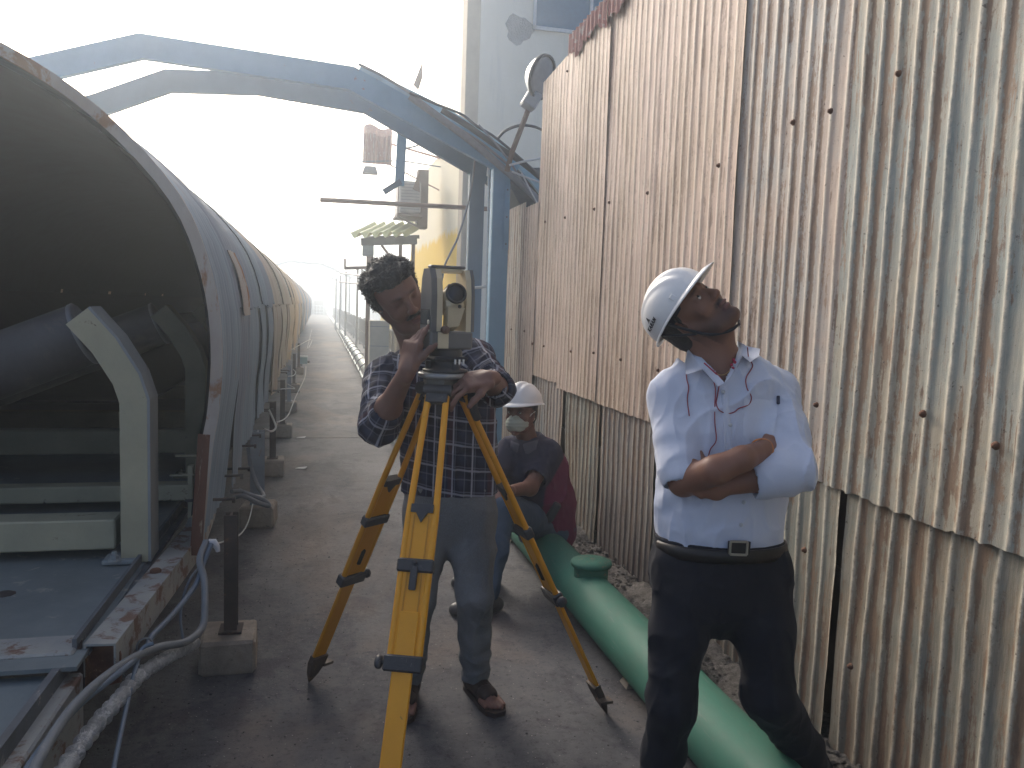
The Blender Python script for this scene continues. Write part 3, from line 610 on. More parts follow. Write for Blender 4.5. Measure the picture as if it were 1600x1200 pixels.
# looped grey cables further along, on the second block
for P, lb, r in [([(372, 765, 5.0), (385, 772, 5.0), (410, 780, 5.0), (420, 790, 5.0), (402, 785, 4.95), (380, 775, 4.9), (365, 778, 4.9)], 'lower loop of thick grey cable lying over the second concrete block', 0.015),
                 ([(388, 700, 5.3), (392, 730, 5.25), (402, 758, 5.2), (412, 775, 5.1), (400, 776, 5.05), (378, 768, 5.0), (362, 768, 4.9)], 'upper loop of thick grey cable coming down behind the blue-grey post', 0.014),
                 ([(395, 788, 4.9), (388, 815, 4.6), (375, 835, 4.2), (350, 846, 3.7), (335, 850, 3.2)], 'thin white wire sagging from the cable loops to the taped joint', 0.004),
                 ([(478, 572, 11), (476, 590, 10.4), (462, 620, 9.6), (452, 645, 8.8), (444, 655, 8.0), (432, 660, 7.2)], 'thin pale wire running down from the blue junction box', 0.006),
                 ([(420, 640, 6.2), (427, 655, 6.2), (431, 668, 6.1), (424, 674, 6.0), (412, 670, 5.9)], 'short white cable loop under the cover', 0.008),
                 ([(449, 600, 8.2), (460, 607, 8.2), (452, 607, 8.0), (438, 608, 7.9)], 'small white wire crook on a hook bolt', 0.006),
                 ([(458, 577, 9.6), (462, 582, 9.6), (458, 587, 9.5), (450, 588, 9.4)], 'tiny white wire loop near the blue box', 0.006),
                 ([(440, 555, 11.5), (486, 530, 15), (480, 545, 14), (487, 515, 20)], 'thin wire sagging along the far part of the cover', 0.006)]:
    cable(P, r, worn('pale_cable', (0.42, 0.42, 0.40), (0.30, 0.31, 0.31), rough=0.6) if 'grey' not in lb else M_hose, lb, k=8)
# taped joint
c0 = at(334, 850, 3.05); b = MB(); b.tube([c0+V(-.02, 0, .008), c0+V(0, 0, 0.005), c0+V(.012, 0, -.012), c0+V(.016, 0, -.03)], [0.012, 0.016, 0.012, 0.008], 9); thing('taped_joint', b, plain('white_tape', (0.6, 0.62, 0.64), 0.5), 'white taped cable joint at the foot of the cover', 'cable joint')
# blue junction box
c0 = onp('X', -0.30, 473, 563); b0 = root('junction_box', 'small blue metal junction box on the side of the cover', 'junction box', c0)
b = MB(); b.box(c0, (0.20, 0.20, 0.15), None, 1, 0.008); b.build('box_body', worn('box_blue', (0.10, 0.24, 0.30), (0.08, 0.18, 0.23), rough=0.5), b0)
b = MB(); b.box(c0+V(0, 0, .086), (0.22, 0.22, 0.022), None, 1, 0.005); b.build('box_lid', worn('box_lid', (0.30, 0.42, 0.46), rough=0.5), b0)
b = MB(); b.cyl(c0+V(.1, 0, -.03), c0+V(.15, 0, -.03), 0.025, 10); b.cyl(c0+V(-.02, 0, -.075), c0+V(-.02, 0, -.13), 0.02, 10); b.build('cable_gland', M_black, b0)
b = MB(); b.bar(c0+V(-.05, 0.05, -.07), V(c0[0]-.05, c0[1]+.05, 0), 0.04, 0.04, (0, 1, 0)); b.build('stand', M_legbrown, b0)
# bits of litter
for (x, y, lb) in [(470, 732, 'white scrap of paper on the walkway near the third block'), (470, 684, 'small white scrap on the walkway beside the fourth block')]:
    c0 = onp('Z', 0.004, x, y); b = MB(); b.prism([c0+V(-.05, 0, 0), c0+V(.04, -.03, .004), c0+V(.055, .02, .012), c0+V(-.02, .035, .002)], (0, 0, .002)); thing('paper_scrap', b, plain('paper_white', (0.7, 0.7, 0.68), 0.8), lb, 'litter', group='paper scraps on the walkway')
# ------------------------------------------------------------------ blue portal frames over the walkway
M_blue = worn('portal_blue', (0.17, 0.35, 0.50), (0.13, 0.28, 0.41), (0.22, 0.16, 0.12), 0.66, 0.72, sc=3, spsc=10, rough=0.55)
M_blued = worn('portal_blue_shaded', (0.10, 0.18, 0.26), (0.075, 0.14, 0.20), (0.16, 0.11, 0.08), 0.66, 0.72, sc=3, spsc=10, rough=0.6)  # portal blue with the shade put into the colour
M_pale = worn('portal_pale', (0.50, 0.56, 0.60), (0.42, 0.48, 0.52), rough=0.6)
def portal(Y, cl, h, dy, m, label, px=1.662, pw=0.16, zb=0.0, group='portal frames spanning the walkway', lx=-3.3):
    r0 = root('portal_frame', label, 'portal frame', (px, Y, zb), group)
    b = MB(); t = 0.012
    pts = [V(x, Y, z) for x, z in cl]
    sec = [(-dy/2, -h/2), (dy/2, -h/2), (dy/2, -h/2+t), (-dy/2+t, -h/2+t), (-dy/2+t, h/2-t), (dy/2, h/2-t), (dy/2, h/2), (-dy/2, h/2)]
    b.sweep(pts, sec, (0, 1, 0)); b.build('rafter', m, r0)
    for x in (px, lx):
        zt = np.interp(-x, [-c[0] for c in cl], [c[1] for c in cl])-h*0.35
        b = MB(); s_ = 1 if x > 0 else -1
        dy = max(dy, .12) if x > 0 or True else dy; b.box((x, Y-dy/2+0.008, (zb+zt)/2), (pw, 0.016, zt-zb)); b.box((x+s_*(pw/2-.006), Y+0.02, (zb+zt)/2), (0.012, dy-.03, zt-zb)); b.box((x-s_*(pw/2-.006), Y+0.02, (zb+zt)/2), (0.012, dy-.03, zt-zb))
        b.build('post', m, r0)
    return r0
q = portal(7.5, [(1.80, 2.78), (1.70, 2.85), (0.27, 3.485), (-1.46, 3.575), (-2.33, 3.275), (-3.3, 2.77)], 0.20, 0.07, M_blue, 'pale blue portal frame nearest the camera, its post at the end of the iron fence')
b = MB(); b.box((1.715, 7.425, 2.35), (0.05, 0.012, 0.62)); b.build('cover_strip', M_blue, q)
b = MB(); [b.cyl((1.715, 7.415, z), (1.715, 7.42, z), 0.008, 6) for z in (2.1, 2.35, 2.6)]; b.build('post_bolt', M_steel, q)
portal(8.7, [(1.80, 2.90), (1.70, 2.99), (0.48, 3.575), (-0.6, 3.66), (-1.45, 3.605), (-2.1, 3.305), (-3.3, 2.825)], 0.215, 0.07, M_blued, 'portal frame just behind the nearest one, shade painted into its darker blue')
for Y, dz in ((44, 0.0), (58, 0.0), (72, 0.0)):
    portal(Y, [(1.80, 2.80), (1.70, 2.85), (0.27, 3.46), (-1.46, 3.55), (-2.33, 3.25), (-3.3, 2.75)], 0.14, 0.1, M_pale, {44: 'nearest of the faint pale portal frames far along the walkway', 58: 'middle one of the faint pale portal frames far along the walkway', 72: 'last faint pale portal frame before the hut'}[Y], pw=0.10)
# curved roof sheet edge and cladding right of the post
crv = [onp('Y', 7.95, *p) for p in [(560, 112), (620, 140), (700, 180), (765, 222), (812, 255), (850, 300), (875, 340)]]
r0 = root('eaves_sheet', 'curved blue eaves rail with dark sheeting behind the nearest portal frame and iron fence', 'roof sheet', (2.0, 8.2, 2.2))
b = MB(); b.sweep(catmull(crv, 5), [(-.02, -.05), (.03, -.05), (.03, .05), (-.02, .05)], (0, 1, 0)); b.build('eaves_rail', worn('rail_cyan', (0.30, 0.50, 0.60), rough=0.5), r0)
b = MB(); P = catmull(crv[2:], 5); n_ = len(P); b.add([p+V(0, .06, -0.03) for p in P]+[p+V(0.0, 1.6, -0.0) for p in P], [(i, i+1, n_+i+1, n_+i) for i in range(n_-1)]); b.build('roof_sheeting', plain('dark_sheeting', (0.05, 0.065, 0.085), 0.7), r0)
b = MB(); P = [onp('Y', 8.15, *p) for p in [(796, 262), (850, 262), (850, 330), (812, 318), (796, 290)]]; b.prism(P, (0, .02, 0)); b.build('side_sheeting', plain('dark_sheeting', (0.05, 0.065, 0.085), 0.7), r0)
# things strung over the frame
def strung(P, Y, r, m, lb, nm='cable', cat='cable'):
    b = MB(); b.tube(catmull([onp('Y', Y+(p[2] if len(p) > 2 else 0), p[0], p[1]) for p in P], 6), r, 8); return thing(nm, b, m, lb, cat)
M_cgrey = plain('cord_grey', (0.20, 0.21, 0.23), 0.6); M_cwhite = plain('rod_white', (0.55, 0.56, 0.56), 0.5)
strung([(560, 100), (600, 120), (650, 152), (700, 190), (750, 222), (795, 258)], 7.40, 0.013, M_cgrey, 'grey cable lying along the top of the nearest portal rafter')
strung([(640, 145), (680, 162), (720, 178), (745, 197), (770, 212), (800, 236), (836, 268)], 7.3, 0.012, M_black, 'black cable looping above the portal rafter down to the fence')
strung([(778, 216), (790, 204), (812, 196), (835, 198), (852, 206)], 7.3, 0.013, M_black, 'black cable arching from the rafter to the fence below the floodlight')
strung([(748, 195), (775, 225), (798, 255), (820, 290), (842, 318)], 7.25, 0.009, M_cgrey, 'thin grey cable slanting down across the portal corner')
strung([(796, 258), (820, 252), (847, 247)], 7.2, 0.010, M_cwhite, 'white rod reaching from the post top to the fence', 'rod', 'rod')
strung([(800, 268), (822, 277), (846, 286)], 7.2, 0.009, M_cwhite, 'second white rod below, sloping down to the fence', 'rod', 'rod')
strung([(815, 270), (830, 300), (842, 322)], 7.2, 0.007, M_cwhite, 'steep thin white rod in the dark corner behind the fence', 'rod', 'rod')
strung([(742, 250, 0), (737, 290, 0), (728, 330), (715, 372), (704, 395), (695, 415), (690, 440)], 8.5, 0.011, M_cgrey, 'grey cable hanging from the darker portal frame down behind the instrument')
strung([(630, 232), (650, 228), (690, 212), (735, 222)], 9.0, 0.008, M_cgrey, 'thin wire between the hanging bracket and the portal frames')
strung([(734, 450), (750, 449), (762, 447)], 7.9, 0.014, M_cwhite, 'short white pipe between the two portal posts', 'rod', 'rod')
strung([(762, 275), (764, 268), (762, 400), (758, 580)], 7.65, 0.012, M_cwhite, 'thin white conduit running down beside the blue post', 'conduit', 'conduit')
strung([(640, 150), (690, 186), (740, 224), (785, 262), (830, 302), (848, 322)], 7.35, 0.034, M_cgrey, 'thick dark cable lying on the portal rafter and dropping behind the fence')
strung([(690, 172), (730, 196), (770, 224), (810, 250), (848, 280)], 7.35, 0.028, M_black, 'thick black cable over the right shoulder of the nearest portal frame')
# hanging bracket
r0 = root('hanging_bracket', 'blue-grey channel bracket hanging from the darker portal frame with a foot bent left', 'bracket', onp('Y', 8.9, 630, 300))
b = MB(); b.bar(onp('Y', 8.9, 629, 190), onp('Y', 8.9, 624, 290), 0.10, 0.05, (0, 1, 0)); b.build('drop_bar', M_blue, r0)
b = MB(); b.bar(onp('Y', 8.9, 626, 284), onp('Y', 8.9, 600, 300), 0.06, 0.06, (0, 1, 0)); b.build('foot_bar', M_blued, r0)
# horizontal rusty pipe
b = MB(); a, e = onp('Y', 10.0, 500, 312), onp('Y', 10.0, 790, 328); b.tube([a, e], 0.028, 12); thing('rusty_pipe', b, worn('rust_pipe', (0.33, 0.22, 0.17), (0.24, 0.15, 0.11), rough=0.9), 'long thin rusty pipe crossing horizontally in front of the yellow wall', 'pipe')
b = MB(); a, e = onp('Y', 10.3, 470, 423), onp('Y', 10.3, 530, 426)

# ------------------------------------------------------------------ floodlight on its rusty arm
r0 = root('floodlight', 'round floodlight with dark glass on a rusty arm above the post', 'floodlight', onp('Y', 7.2, 795, 262))
b = MB(); b.tube([onp('Y', 7.25, 792, 268), onp('Y', 7.2, 800, 238), onp('Y', 7.15, 826, 170)], 0.024, 12); b.build('arm', worn('rust_arm', (0.22, 0.15, 0.12), (0.13, 0.08, 0.06), rough=0.9), r0)
c0 = onp('Y', 7.1, 829, 158); b = MB(); ay = nrm(onp('Y', 7.1, 843, 135)-c0); b.bar(c0-ay*.07, c0+ay*.085, 0.13, 0.15, (0, 1, 0), 0.015); b.build('gear_box', worn('lamp_grey', (0.36, 0.37, 0.38), (0.26, 0.27, 0.28), rough=0.5), r0)
c1 = onp('Y', 7.05, 845, 120); ax = nrm(V(0.62, -0.66, -0.28))
b = MB(); b.lathe(c1-ax*0.10, ax, [(0.03, -0.02), (0.10, 0.0), (0.155, 0.05), (0.18, 0.11), (0.185, 0.12)], 32); b.build('reflector', worn('lamp_alu', (0.55, 0.56, 0.58), rough=0.3, metal=0.9), r0)
b = MB(); b.lathe(c1-ax*0.0, ax, [(0.182, 0.0), (0.195, 0.006), (0.195, 0.03), (0.175, 0.034), (0.172, 0.02)], 32); b.build('rim', M_black, r0)
b = MB(); b.lathe(c1+ax*0.018, ax, [(0.176, 0.0), (0.12, 0.012), (0.06, 0.018), (0, 0.02)], 32); b.build('glass', plain('lamp_glass', (0.22, 0.23, 0.25), 0.12, 0.6), r0)

# ------------------------------------------------------------------ buildings at the right
_n = N('cream_render'); e1 = _n.ramp(_n.noise(0.8, (1, 1, .6), 8, 0.7), 0.3, 0.7); e2 = _n.ramp(_n.noise(1.0, (4, 4, .5), 6, 0.7), 0.55, 0.72)
c_ = _n.mix(e1, (0.74, 0.70, 0.58), (0.82, 0.79, 0.70)); c_ = _n.mix(_n.math('MULTIPLY', e2, 0.4), c_, (0.5, 0.5, 0.47)); M_cbld = _n.fin(c_, 0.9, 0, _n.noise(12, (1, 1, 1), 8, 0.8), 0.3, 0.02, 0.2)
_n = N('yellow_render'); e1 = _n.ramp(_n.noise(0.5, (1, 1, .6), 8, 0.7), 0.3, 0.7)
c_ = _n.mix(e1, (0.72, 0.56, 0.16), (0.76, 0.62, 0.24)); M_ybld = _n.fin(c_, 0.9, 0, _n.noise(12, (1, 1, 1), 8, 0.8), 0.3, 0.02, 0.2)
_n = N('side_with_painted_sun'); sp_ = _n.n('SeparateXYZ'); _n.t.links.new(_n.coord(), sp_.inputs[0]); zf = _n.ramp(_n.math('ADD', sp_.outputs[2], _n.math('MULTIPLY', _n.noise(3, (1, 1, .4), 6, .7), .5)), 8.9, 9.0)  # pale upper band: sunlit glare put into the wall colour
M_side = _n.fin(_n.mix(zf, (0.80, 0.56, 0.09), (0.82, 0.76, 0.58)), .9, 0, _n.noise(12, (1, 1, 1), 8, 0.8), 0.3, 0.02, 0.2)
r0 = root('factory_building', 'tall cream rendered building with blue glazing and bare plaster patch, yellow on its side', 'building', (5, 14, -6))
BX, BY = 2.10, 12.0
b = MB(); b.box((BX+0.10+5, BY+0.6, 4), (10.0, 1.2, 20)); b.build('wall', M_cbld, r0); b = MB(); b.box((BX+0.095+5, BY+4.2, -0.9), (10.0, 6.0, 10.1)); b.build('rear_wall', M_cbld, r0)
b = MB(); b.box((BX+0.045, BY+0.35+3.3, -0.9), (0.09, 6.6, 10.2)); b.build('side_wall', M_side, r0, 'yellow side wall, sunlit glare painted in as cream above')
b = MB(); b.box((BX+0.08, BY+0.16, 4), (0.20, 0.34, 20.01)); b.build('corner_column', worn('column_cream', (0.52, 0.46, 0.36), (0.44, 0.38, 0.30), rough=0.9), r0)
# bare plaster patch, irregular
pc = onp('Y', BY, 811, 46); b = MB(); pl = []
for k in range(22):
    a = 2*math.pi*k/22; rr = 0.21*(1+0.14*math.sin(3*a+1)+0.08*math.sin(7*a)); pl.append(pc+V(rr*math.cos(a), -0.004, rr*math.sin(a)*0.98))
b.prism(pl, (0, 0.02, 0)); b.build('plaster_patch', worn('bare_plaster', (0.40, 0.41, 0.41), (0.30, 0.31, 0.31), rough=0.95, bs=0.8, bd=0.02, spsc=6), r0)
w0 = onp('Y', BY, 836, 42)
b = MB(); b.box((w0[0]+1.6, BY-0.005, w0[2]+1.5), (3.2, 0.03, 3.0)); f = b.build('glazing', plain('blue_glass', (0.06, 0.17, 0.27), 0.25, 0.0), r0)
b = MB()
for x in (w0[0]-0.02, w0[0]+0.86, w0[0]+1.8, w0[0]+2.7): b.box((x, BY-0.035, w0[2]+1.5), (0.045, 0.03, 3.06))
b.box((w0[0]+1.6, BY-0.035, w0[2]-0.02), (3.28, 0.03, 0.05)); b.build('mullions', plain('mullion', (0.6, 0.64, 0.66), 0.5), r0)
r0 = root('annex', 'lower yellow annex wall beyond the tall building', 'building', (3, 24, -6))
b = MB(); b.box((BX+1.6, 24.6, -2.0), (3.0, 9.0, 8.0)); b.build('wall', M_ybld, r0); b = MB(); b.box((BX+1.6, 24.6, 2.06), (3.2, 9.2, 0.12)); b.build('roof', M_cbld, r0)
# far shed block seen faintly beyond railing
r0 = root('distant_shed', 'faint pale shed with low roof far beyond the railing', 'building', (12, 95, -6))
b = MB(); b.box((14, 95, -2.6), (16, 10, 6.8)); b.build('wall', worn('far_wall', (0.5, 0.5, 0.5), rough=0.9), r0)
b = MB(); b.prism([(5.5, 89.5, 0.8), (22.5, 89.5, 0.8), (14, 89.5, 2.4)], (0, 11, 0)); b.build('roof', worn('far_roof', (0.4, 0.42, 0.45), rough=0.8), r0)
# air conditioner in a cage on the side wall
c0 = onp('Y', 14, 637, 312); r0 = root('air_conditioner', 'grey air conditioner unit in a bracket on the yellow wall above the canopy', 'air conditioner', c0-V(0, 0, .3))
b = MB(); b.box(c0, (0.36, 0.8, 0.52), None, 1, 0.02); b.build('casing', worn('ac_grey', (0.42, 0.41, 0.41), (0.3, 0.29, 0.3), rough=0.6), r0)
b = MB(); [b.box(c0+V(0, -0.405, z), (0.30, 0.012, 0.012)) for z in np.linspace(-.2, .2, 9)]; b.build('grille', M_cgrey, r0)
b = MB(); b.box(c0+V(.0, 0, -.30), (0.42, 0.85, 0.04)); b.bar(c0+V(.2, -.3, -.5), c0+V(-.2, -.3, -.32), .03, .03); b.box(c0+V(-.2, -.42, 0), (.02, .02, .6)); b.box(c0+V(.28, .3, .05), (.18, .3, 1.0)); b.build('bracket', worn('ac_bracket', (0.16, 0.12, 0.11), rough=0.8), r0)
# rusty sheet hood and lamp fitting
c0 = onp('Y', 14, 590, 232); b = MB(); nseg = 14
vs = []
for i in range(nseg+1):
    x = -0.24+0.48*i/nseg; d_ = 0.02*math.cos(i*2.6); zt = 0.32+0.04*math.sin(i*.5)
    vs += [c0+V(x, d_, -0.26), c0+V(x, d_, zt*0.7), c0+V(x+.02, 0.3+d_, zt+.1)]
b.add(vs, [(i*3+j, i*3+j+1, i*3+3+j+1, i*3+3+j) for i in range(nseg) for j in range(2)])
b.bar(c0+V(.2, .25, .15), c0+V(1.3, .6, .0), .03, .03); b.bar(c0+V(.2, .25, -.2), c0+V(1.3, .6, -.6), .02, .02); thing('sheet_cowl', b, worn('rusty_pink', (0.45, 0.30, 0.26), (0.34, 0.2, 0.17), (0.5, 0.47, 0.45), 0.55, 0.65, stretch=(4, 4, .6), rough=0.9), 'rust-streaked corrugated cowl high on the left of the yellow wall', 'cowl')
c0 = onp('Y', 14, 578, 266); r0 = root('wall_lamp', 'small grey lamp fitting under the rusty cowl on a thin arm', 'lamp', c0)
b = MB(); b.box(c0, (0.26, 0.2, 0.12), None, 0.7); b.build('housing', M_cgrey, r0); b = MB(); b.bar(c0+V(-.15, 0, .13), c0+V(.55, 0, .20), .02, .02); b.bar(c0+V(.5, 0, .2), c0+V(1.4, .5, .22), .02, .02); b.build('arm', M_cgrey, r0)
b = MB(); p = [onp('Y', 13, 646, 132), onp('Y', 13, 660, 96), onp('Y', 13, 660, 122), onp('Y', 13, 654, 140)]; b.prism(p, (0, .03, 0)); thing('torn_sheet', b, worn('rust_arm', (0.22, 0.15, 0.12)), 'torn brown sheet-metal corner sticking up above the portal rafter', 'sheet metal')
b = MB(); p = [onp('Y', 13, 645, 295), onp('Y', 13, 655, 268), onp('Y', 13, 656, 300)]; b.prism(p, (0, .03, 0)); thing('torn_sheet', b, worn('rust_arm', (0.22, 0.15, 0.12)), 'small dark triangular metal scrap just above the air conditioner', 'sheet metal')

# ------------------------------------------------------------------ canopy structure over the walkway side
r0 = root('canopy', 'rusty steel canopy with pale yellow-green corrugated roof and a side shelf', 'canopy', (1.0, 14, 0), None)
b = MB(); nu = 70; vs = []; A = onp('Y', 13.6, 566, 374); B = onp('Y', 13.6, 651, 372); 
for i in range(nu+1):
    t = i/nu; wv = 0.045*math.cos(2*math.pi*t*5.5)
    p = A+(B-A)*t; vs += [p+V(-0.22, -0.35, 0.02+wv), p+V(0.02, 0.3, 0.18+wv), p+V(0.26, 1.0, 0.36+wv)]
b.add(vs, [(i*3+j, i*3+j+1, i*3+3+j+1, i*3+3+j) for i in range(nu) for j in range(2)], True)
b.build('roof_sheet', worn('fibre_green', (0.55, 0.58, 0.33), (0.45, 0.50, 0.30), rough=0.5), r0)
M_rfr = worn('canopy_steel', (0.15, 0.09, 0.075), (0.09, 0.055, 0.05), rough=0.9)
b = MB(); b.bar(onp('Y', 13.6, 564, 378), onp('Y', 13.6, 651, 376), 0.10, 0.12); b.bar(onp('Y', 14.3, 570, 372), onp('Y', 14.3, 655, 370), 0.06, 0.06); b.build('beam', worn('canopy_dark', (0.10, 0.11, 0.12), rough=0.8), r0)
for (x, y0_) in ((646, 378), (626, 380)):
    a = onp('Y', 13.65, x, y0_); b = MB(); b.box((a[0], a[1], a[2]/2), (0.055, 0.055, a[2])); b.build('post', M_rfr, r0)
a = onp('Y', 13.6, 576, 405); b = MB(); b.box((a[0], a[1], a[2]/2+.1), (0.07, 0.07, a[2]+.2)); b.build('post', M_rfr, r0)
b = MB(); b.bar(onp('Y', 13.65, 596, 383), onp('Y', 13.65, 618, 412), 0.05, 0.04); b.build('brace', M_rfr, r0)
b = MB(); b.bar(onp('Y', 13.6, 538, 419), onp('Y', 13.6, 582, 418), 0.12, 0.05); b.bar(onp('Y', 13.6, 539, 404), onp('Y', 13.6, 539, 420), 0.03, 0.03, (0, 1, 0)); b.bar(onp('Y', 13.6, 582, 380), onp('Y', 13.6, 581, 420), 0.04, 0.04, (0, 1, 0)); b.build('shelf_bar', M_rfr, r0)
b = MB(); b.box(onp('Y', 13.5, 575, 392), (0.18, 0.18, 0.17), None, 1, 0.01); b.build('switch_box', worn('switch_box', (0.30, 0.37, 0.38), rough=0.6), r0)
c0 = onp('Y', 13.6, 565, 446); r0 = root('hanging_lamp', 'small dark lamp hanging below the shelf of the canopy', 'lamp', c0)
b = MB(); b.lathe(c0, (0, 0, 1), [(0, -.09), (0.06, -.07), (0.075, 0), (0.05, .05), (0.02, .08)], 14); b.build('shade', plain('lamp_dark', (0.06, 0.06, 0.065), 0.5), r0)
b = MB(); b.cyl(c0+V(0, 0, .08), c0+V(0.0, 0, .30), 0.012, 6); b.build('stem', plain('lamp_dark', (0.06,)*3), r0)
# cream cabinet
c0 = onp('Y', 12.6, 590, 522); r0 = root('cream_cabinet', 'cream metal cabinet standing by the rusty canopy post', 'cabinet', (c0[0], c0[1], 0))
b = MB(); b.box((c0[0]+.02, c0[1], 0.62), (0.30, 0.30, 1.24), None, 1, 0.008); b.build('body', worn('cabinet_cream', (0.50, 0.47, 0.38), (0.42, 0.39, 0.31), rough=0.6), r0)
b = MB(); [b.box((c0[0]+.02, c0[1]-0.153, z), (0.29, 0.006, 0.008)) for z in (0.45, 0.85, 1.15)]; b.build('seam', M_cgrey, r0)
# railing along the right edge
M_rail = worn('rail_dark', (0.10, 0.105, 0.12), (0.07, 0.07, 0.08), rough=0.7)
r0 = root('railing', 'long dark steel railing with vertical bars along the right edge of the far walkway', 'railing', (1.55, 14, 0))
RX = 1.52
b = MB()
for z in (0.10, 0.52, 0.95): b.bar((RX, 14.0, z), (RX, 84, z), 0.03, 0.03)
b.build('rail', M_rail, r0)
b = MB(); y = 14.2
while y < 60: b.box((RX, y, 0.52), (0.012, 0.012, 0.86)); y += 0.16 if y < 30 else 0.3
b.build('baluster_row', M_rail, r0)
y = 14.0
while y < 84:
    b = MB(); b.box((RX, y, 0.5), (0.06, 0.06, 1.02)); b.build('rail_post', M_rail, r0); y += 2.6
# tall thin poles beyond the railing, with wires
for i, (x, yt, Y) in enumerate([(559, 416, 22), (541, 424, 29), (532, 430, 36), (525, 436, 44)]):
    a = onp('Y', Y, x, yt); b = MB(); b.cyl((a[0], Y, -6), (a[0], Y, a[2]), 0.030+0.004*i, 8); b.box((a[0], Y, a[2]-.05), (.12, .05, .03))
    thing('thin_pole', b, worn('pole_grey', (0.3, 0.32, 0.35), rough=0.6), ['tallest thin grey pole rising behind the railing beside the hanging lamp', 'second thin grey pole behind the railing', 'third thin grey pole behind the railing', 'farthest thin grey pole behind the railing'][i], 'pole', group='thin poles behind the railing')
for (p, q_, lb) in [((526, 426), (572, 432), 'upper thin pipe linking the poles behind the railing'), ((524, 440), (575, 445), 'lower thin pipe linking the poles behind the railing')]:
    b = MB(); b.tube([onp('Y', 40, *p), onp('Y', 16, *q_)], 0.025, 6); thing('link_pipe', b, M_cgrey, lb, 'pipe')
# far pale pipe with its hooks
r0 = root('pale_pipe', 'long pale pipe on hooked brackets along the right side of the far walkway', 'pipe', (0.92, 9, 0))
M_pp = worn('pipe_pale', (0.55, 0.62, 0.60), (0.42, 0.50, 0.48), rough=0.45)
b = MB(); b.tube([(0.92, 9.0, 0.24), (0.95, 14, 0.24), (1.02, 30, 0.24), (1.15, 95, 0.24)], 0.085, 20); b.build('pipe_run', M_pp, r0)
b = MB(); b.tube([(0.78, 8.6, 0.05), (0.80, 10.5, 0.10), (0.84, 16, 0.14), (0.95, 40, 0.14)], 0.022, 8); b.build('side_pipe', M_pp, r0)
b = MB(); b.lathe((0.915, 9.2, 0.24), (0, 1, 0), [(0.085, 0), (0.13, 0), (0.13, 0.035), (0.085, 0.035)], 20); b.lathe((0.915, 9.3, 0.24), (0, 1, 0), [(0.085, 0), (0.13, 0), (0.13, 0.035), (0.085, 0.035)], 20); b.build('flange', M_rail, r0)
for y in np.arange(9.8, 44, 1.5):
    x_ = np.interp(y, [9, 14, 30, 95], [.92, .95, 1.02, 1.15]); b = MB()
    b.tube([(x_+.1, y, 0.0), (x_+.10, y, .20), (x_+.06, y, .335), (x_-.04, y, .335), (x_-.12, y, .27), (x_-.16, y, .17), (x_-.13, y, .12)], 0.012, 6); b.build('hook_bracket', M_rail, r0)
# gabled hut at the end
r0 = root('end_hut', 'small gabled shelter with dark doorway at the far end of the walkway', 'shelter', (-0.4, 100, 0))
b = MB(); b.prism([(-2.2, 99.4, 1.75), (1.5, 99.4, 1.75), (-0.35, 99.4, 2.75)], (0, 6, 0)); b.build('roof', worn('hut_roof', (0.30, 0.33, 0.37), rough=0.7), r0)
b = MB(); b.box((-1.9, 102, 0.6), (0.3, 5, 2.25)); b.box((1.2, 102, 0.6), (0.3, 5, 2.25)); b.box((-.35, 104.4, 0.7), (2.8, 0.2, 2.1)); b.build('wall', worn('hut_wall', (0.4, 0.42, 0.44), rough=0.8), r0)
b = MB(); b.box((0.2, 103.9, 0.6), (1.1, 0.3, 2.0)); b.build('doorway', plain('doorway_shade', (0.07, 0.08, 0.1), 0.8), r0)  # dark box standing in for the shade inside the doorway
b = MB(); [b.box((-.3, 99.0, z), (2.0, .06, .06)) for z in (0.2, .6, 1.0)]; [b.box((x, 99.0, .5), (.06, .06, 1.0)) for x in np.linspace(-1.2, .7, 6)]; b.build('gate', M_pale, r0)
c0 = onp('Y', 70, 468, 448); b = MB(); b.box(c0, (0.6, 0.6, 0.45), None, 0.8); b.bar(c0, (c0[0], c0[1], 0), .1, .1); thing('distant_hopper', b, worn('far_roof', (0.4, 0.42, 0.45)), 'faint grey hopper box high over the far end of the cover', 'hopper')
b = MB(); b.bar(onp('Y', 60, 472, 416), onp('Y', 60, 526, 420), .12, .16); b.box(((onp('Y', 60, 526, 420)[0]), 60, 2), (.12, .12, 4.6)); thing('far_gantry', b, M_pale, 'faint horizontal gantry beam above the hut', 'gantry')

# ------------------------------------------------------------------ surveyor's tripod
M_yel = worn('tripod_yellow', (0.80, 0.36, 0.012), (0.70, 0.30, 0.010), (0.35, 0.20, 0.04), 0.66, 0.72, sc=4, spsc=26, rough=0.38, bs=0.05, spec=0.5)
M_yeld = worn('tripod_yellow_shaded', (0.60, 0.27, 0.02), (0.52, 0.22, 0.015), (0.3, 0.16, 0.04), 0.64, 0.7, sc=4, spsc=20, rough=0.45, bs=0.05)  # tripod yellow with shade put into the colour, for far legs and grooves
M_clamp = worn('clamp_black', (0.085, 0.083, 0.085), (0.05, 0.05, 0.052), (0.16, 0.15, 0.14), 0.6, 0.7, spsc=30, rough=0.5, metal=0.2)
M_headg = worn('tripod_head', (0.17, 0.165, 0.15), (0.12, 0.118, 0.11), rough=0.5, metal=0.3)
FL, FR, FN = V(-0.015, 3.137, 0), V(1.072, 2.694, 0), V(0.165, 1.96, 0)
TC = V(0.400, 2.590, 0); HZ = 1.285
tri = root('survey_tripod', 'yellow surveying tripod with black clamps standing on the walkway, three legs spread', 'tripod', TC)
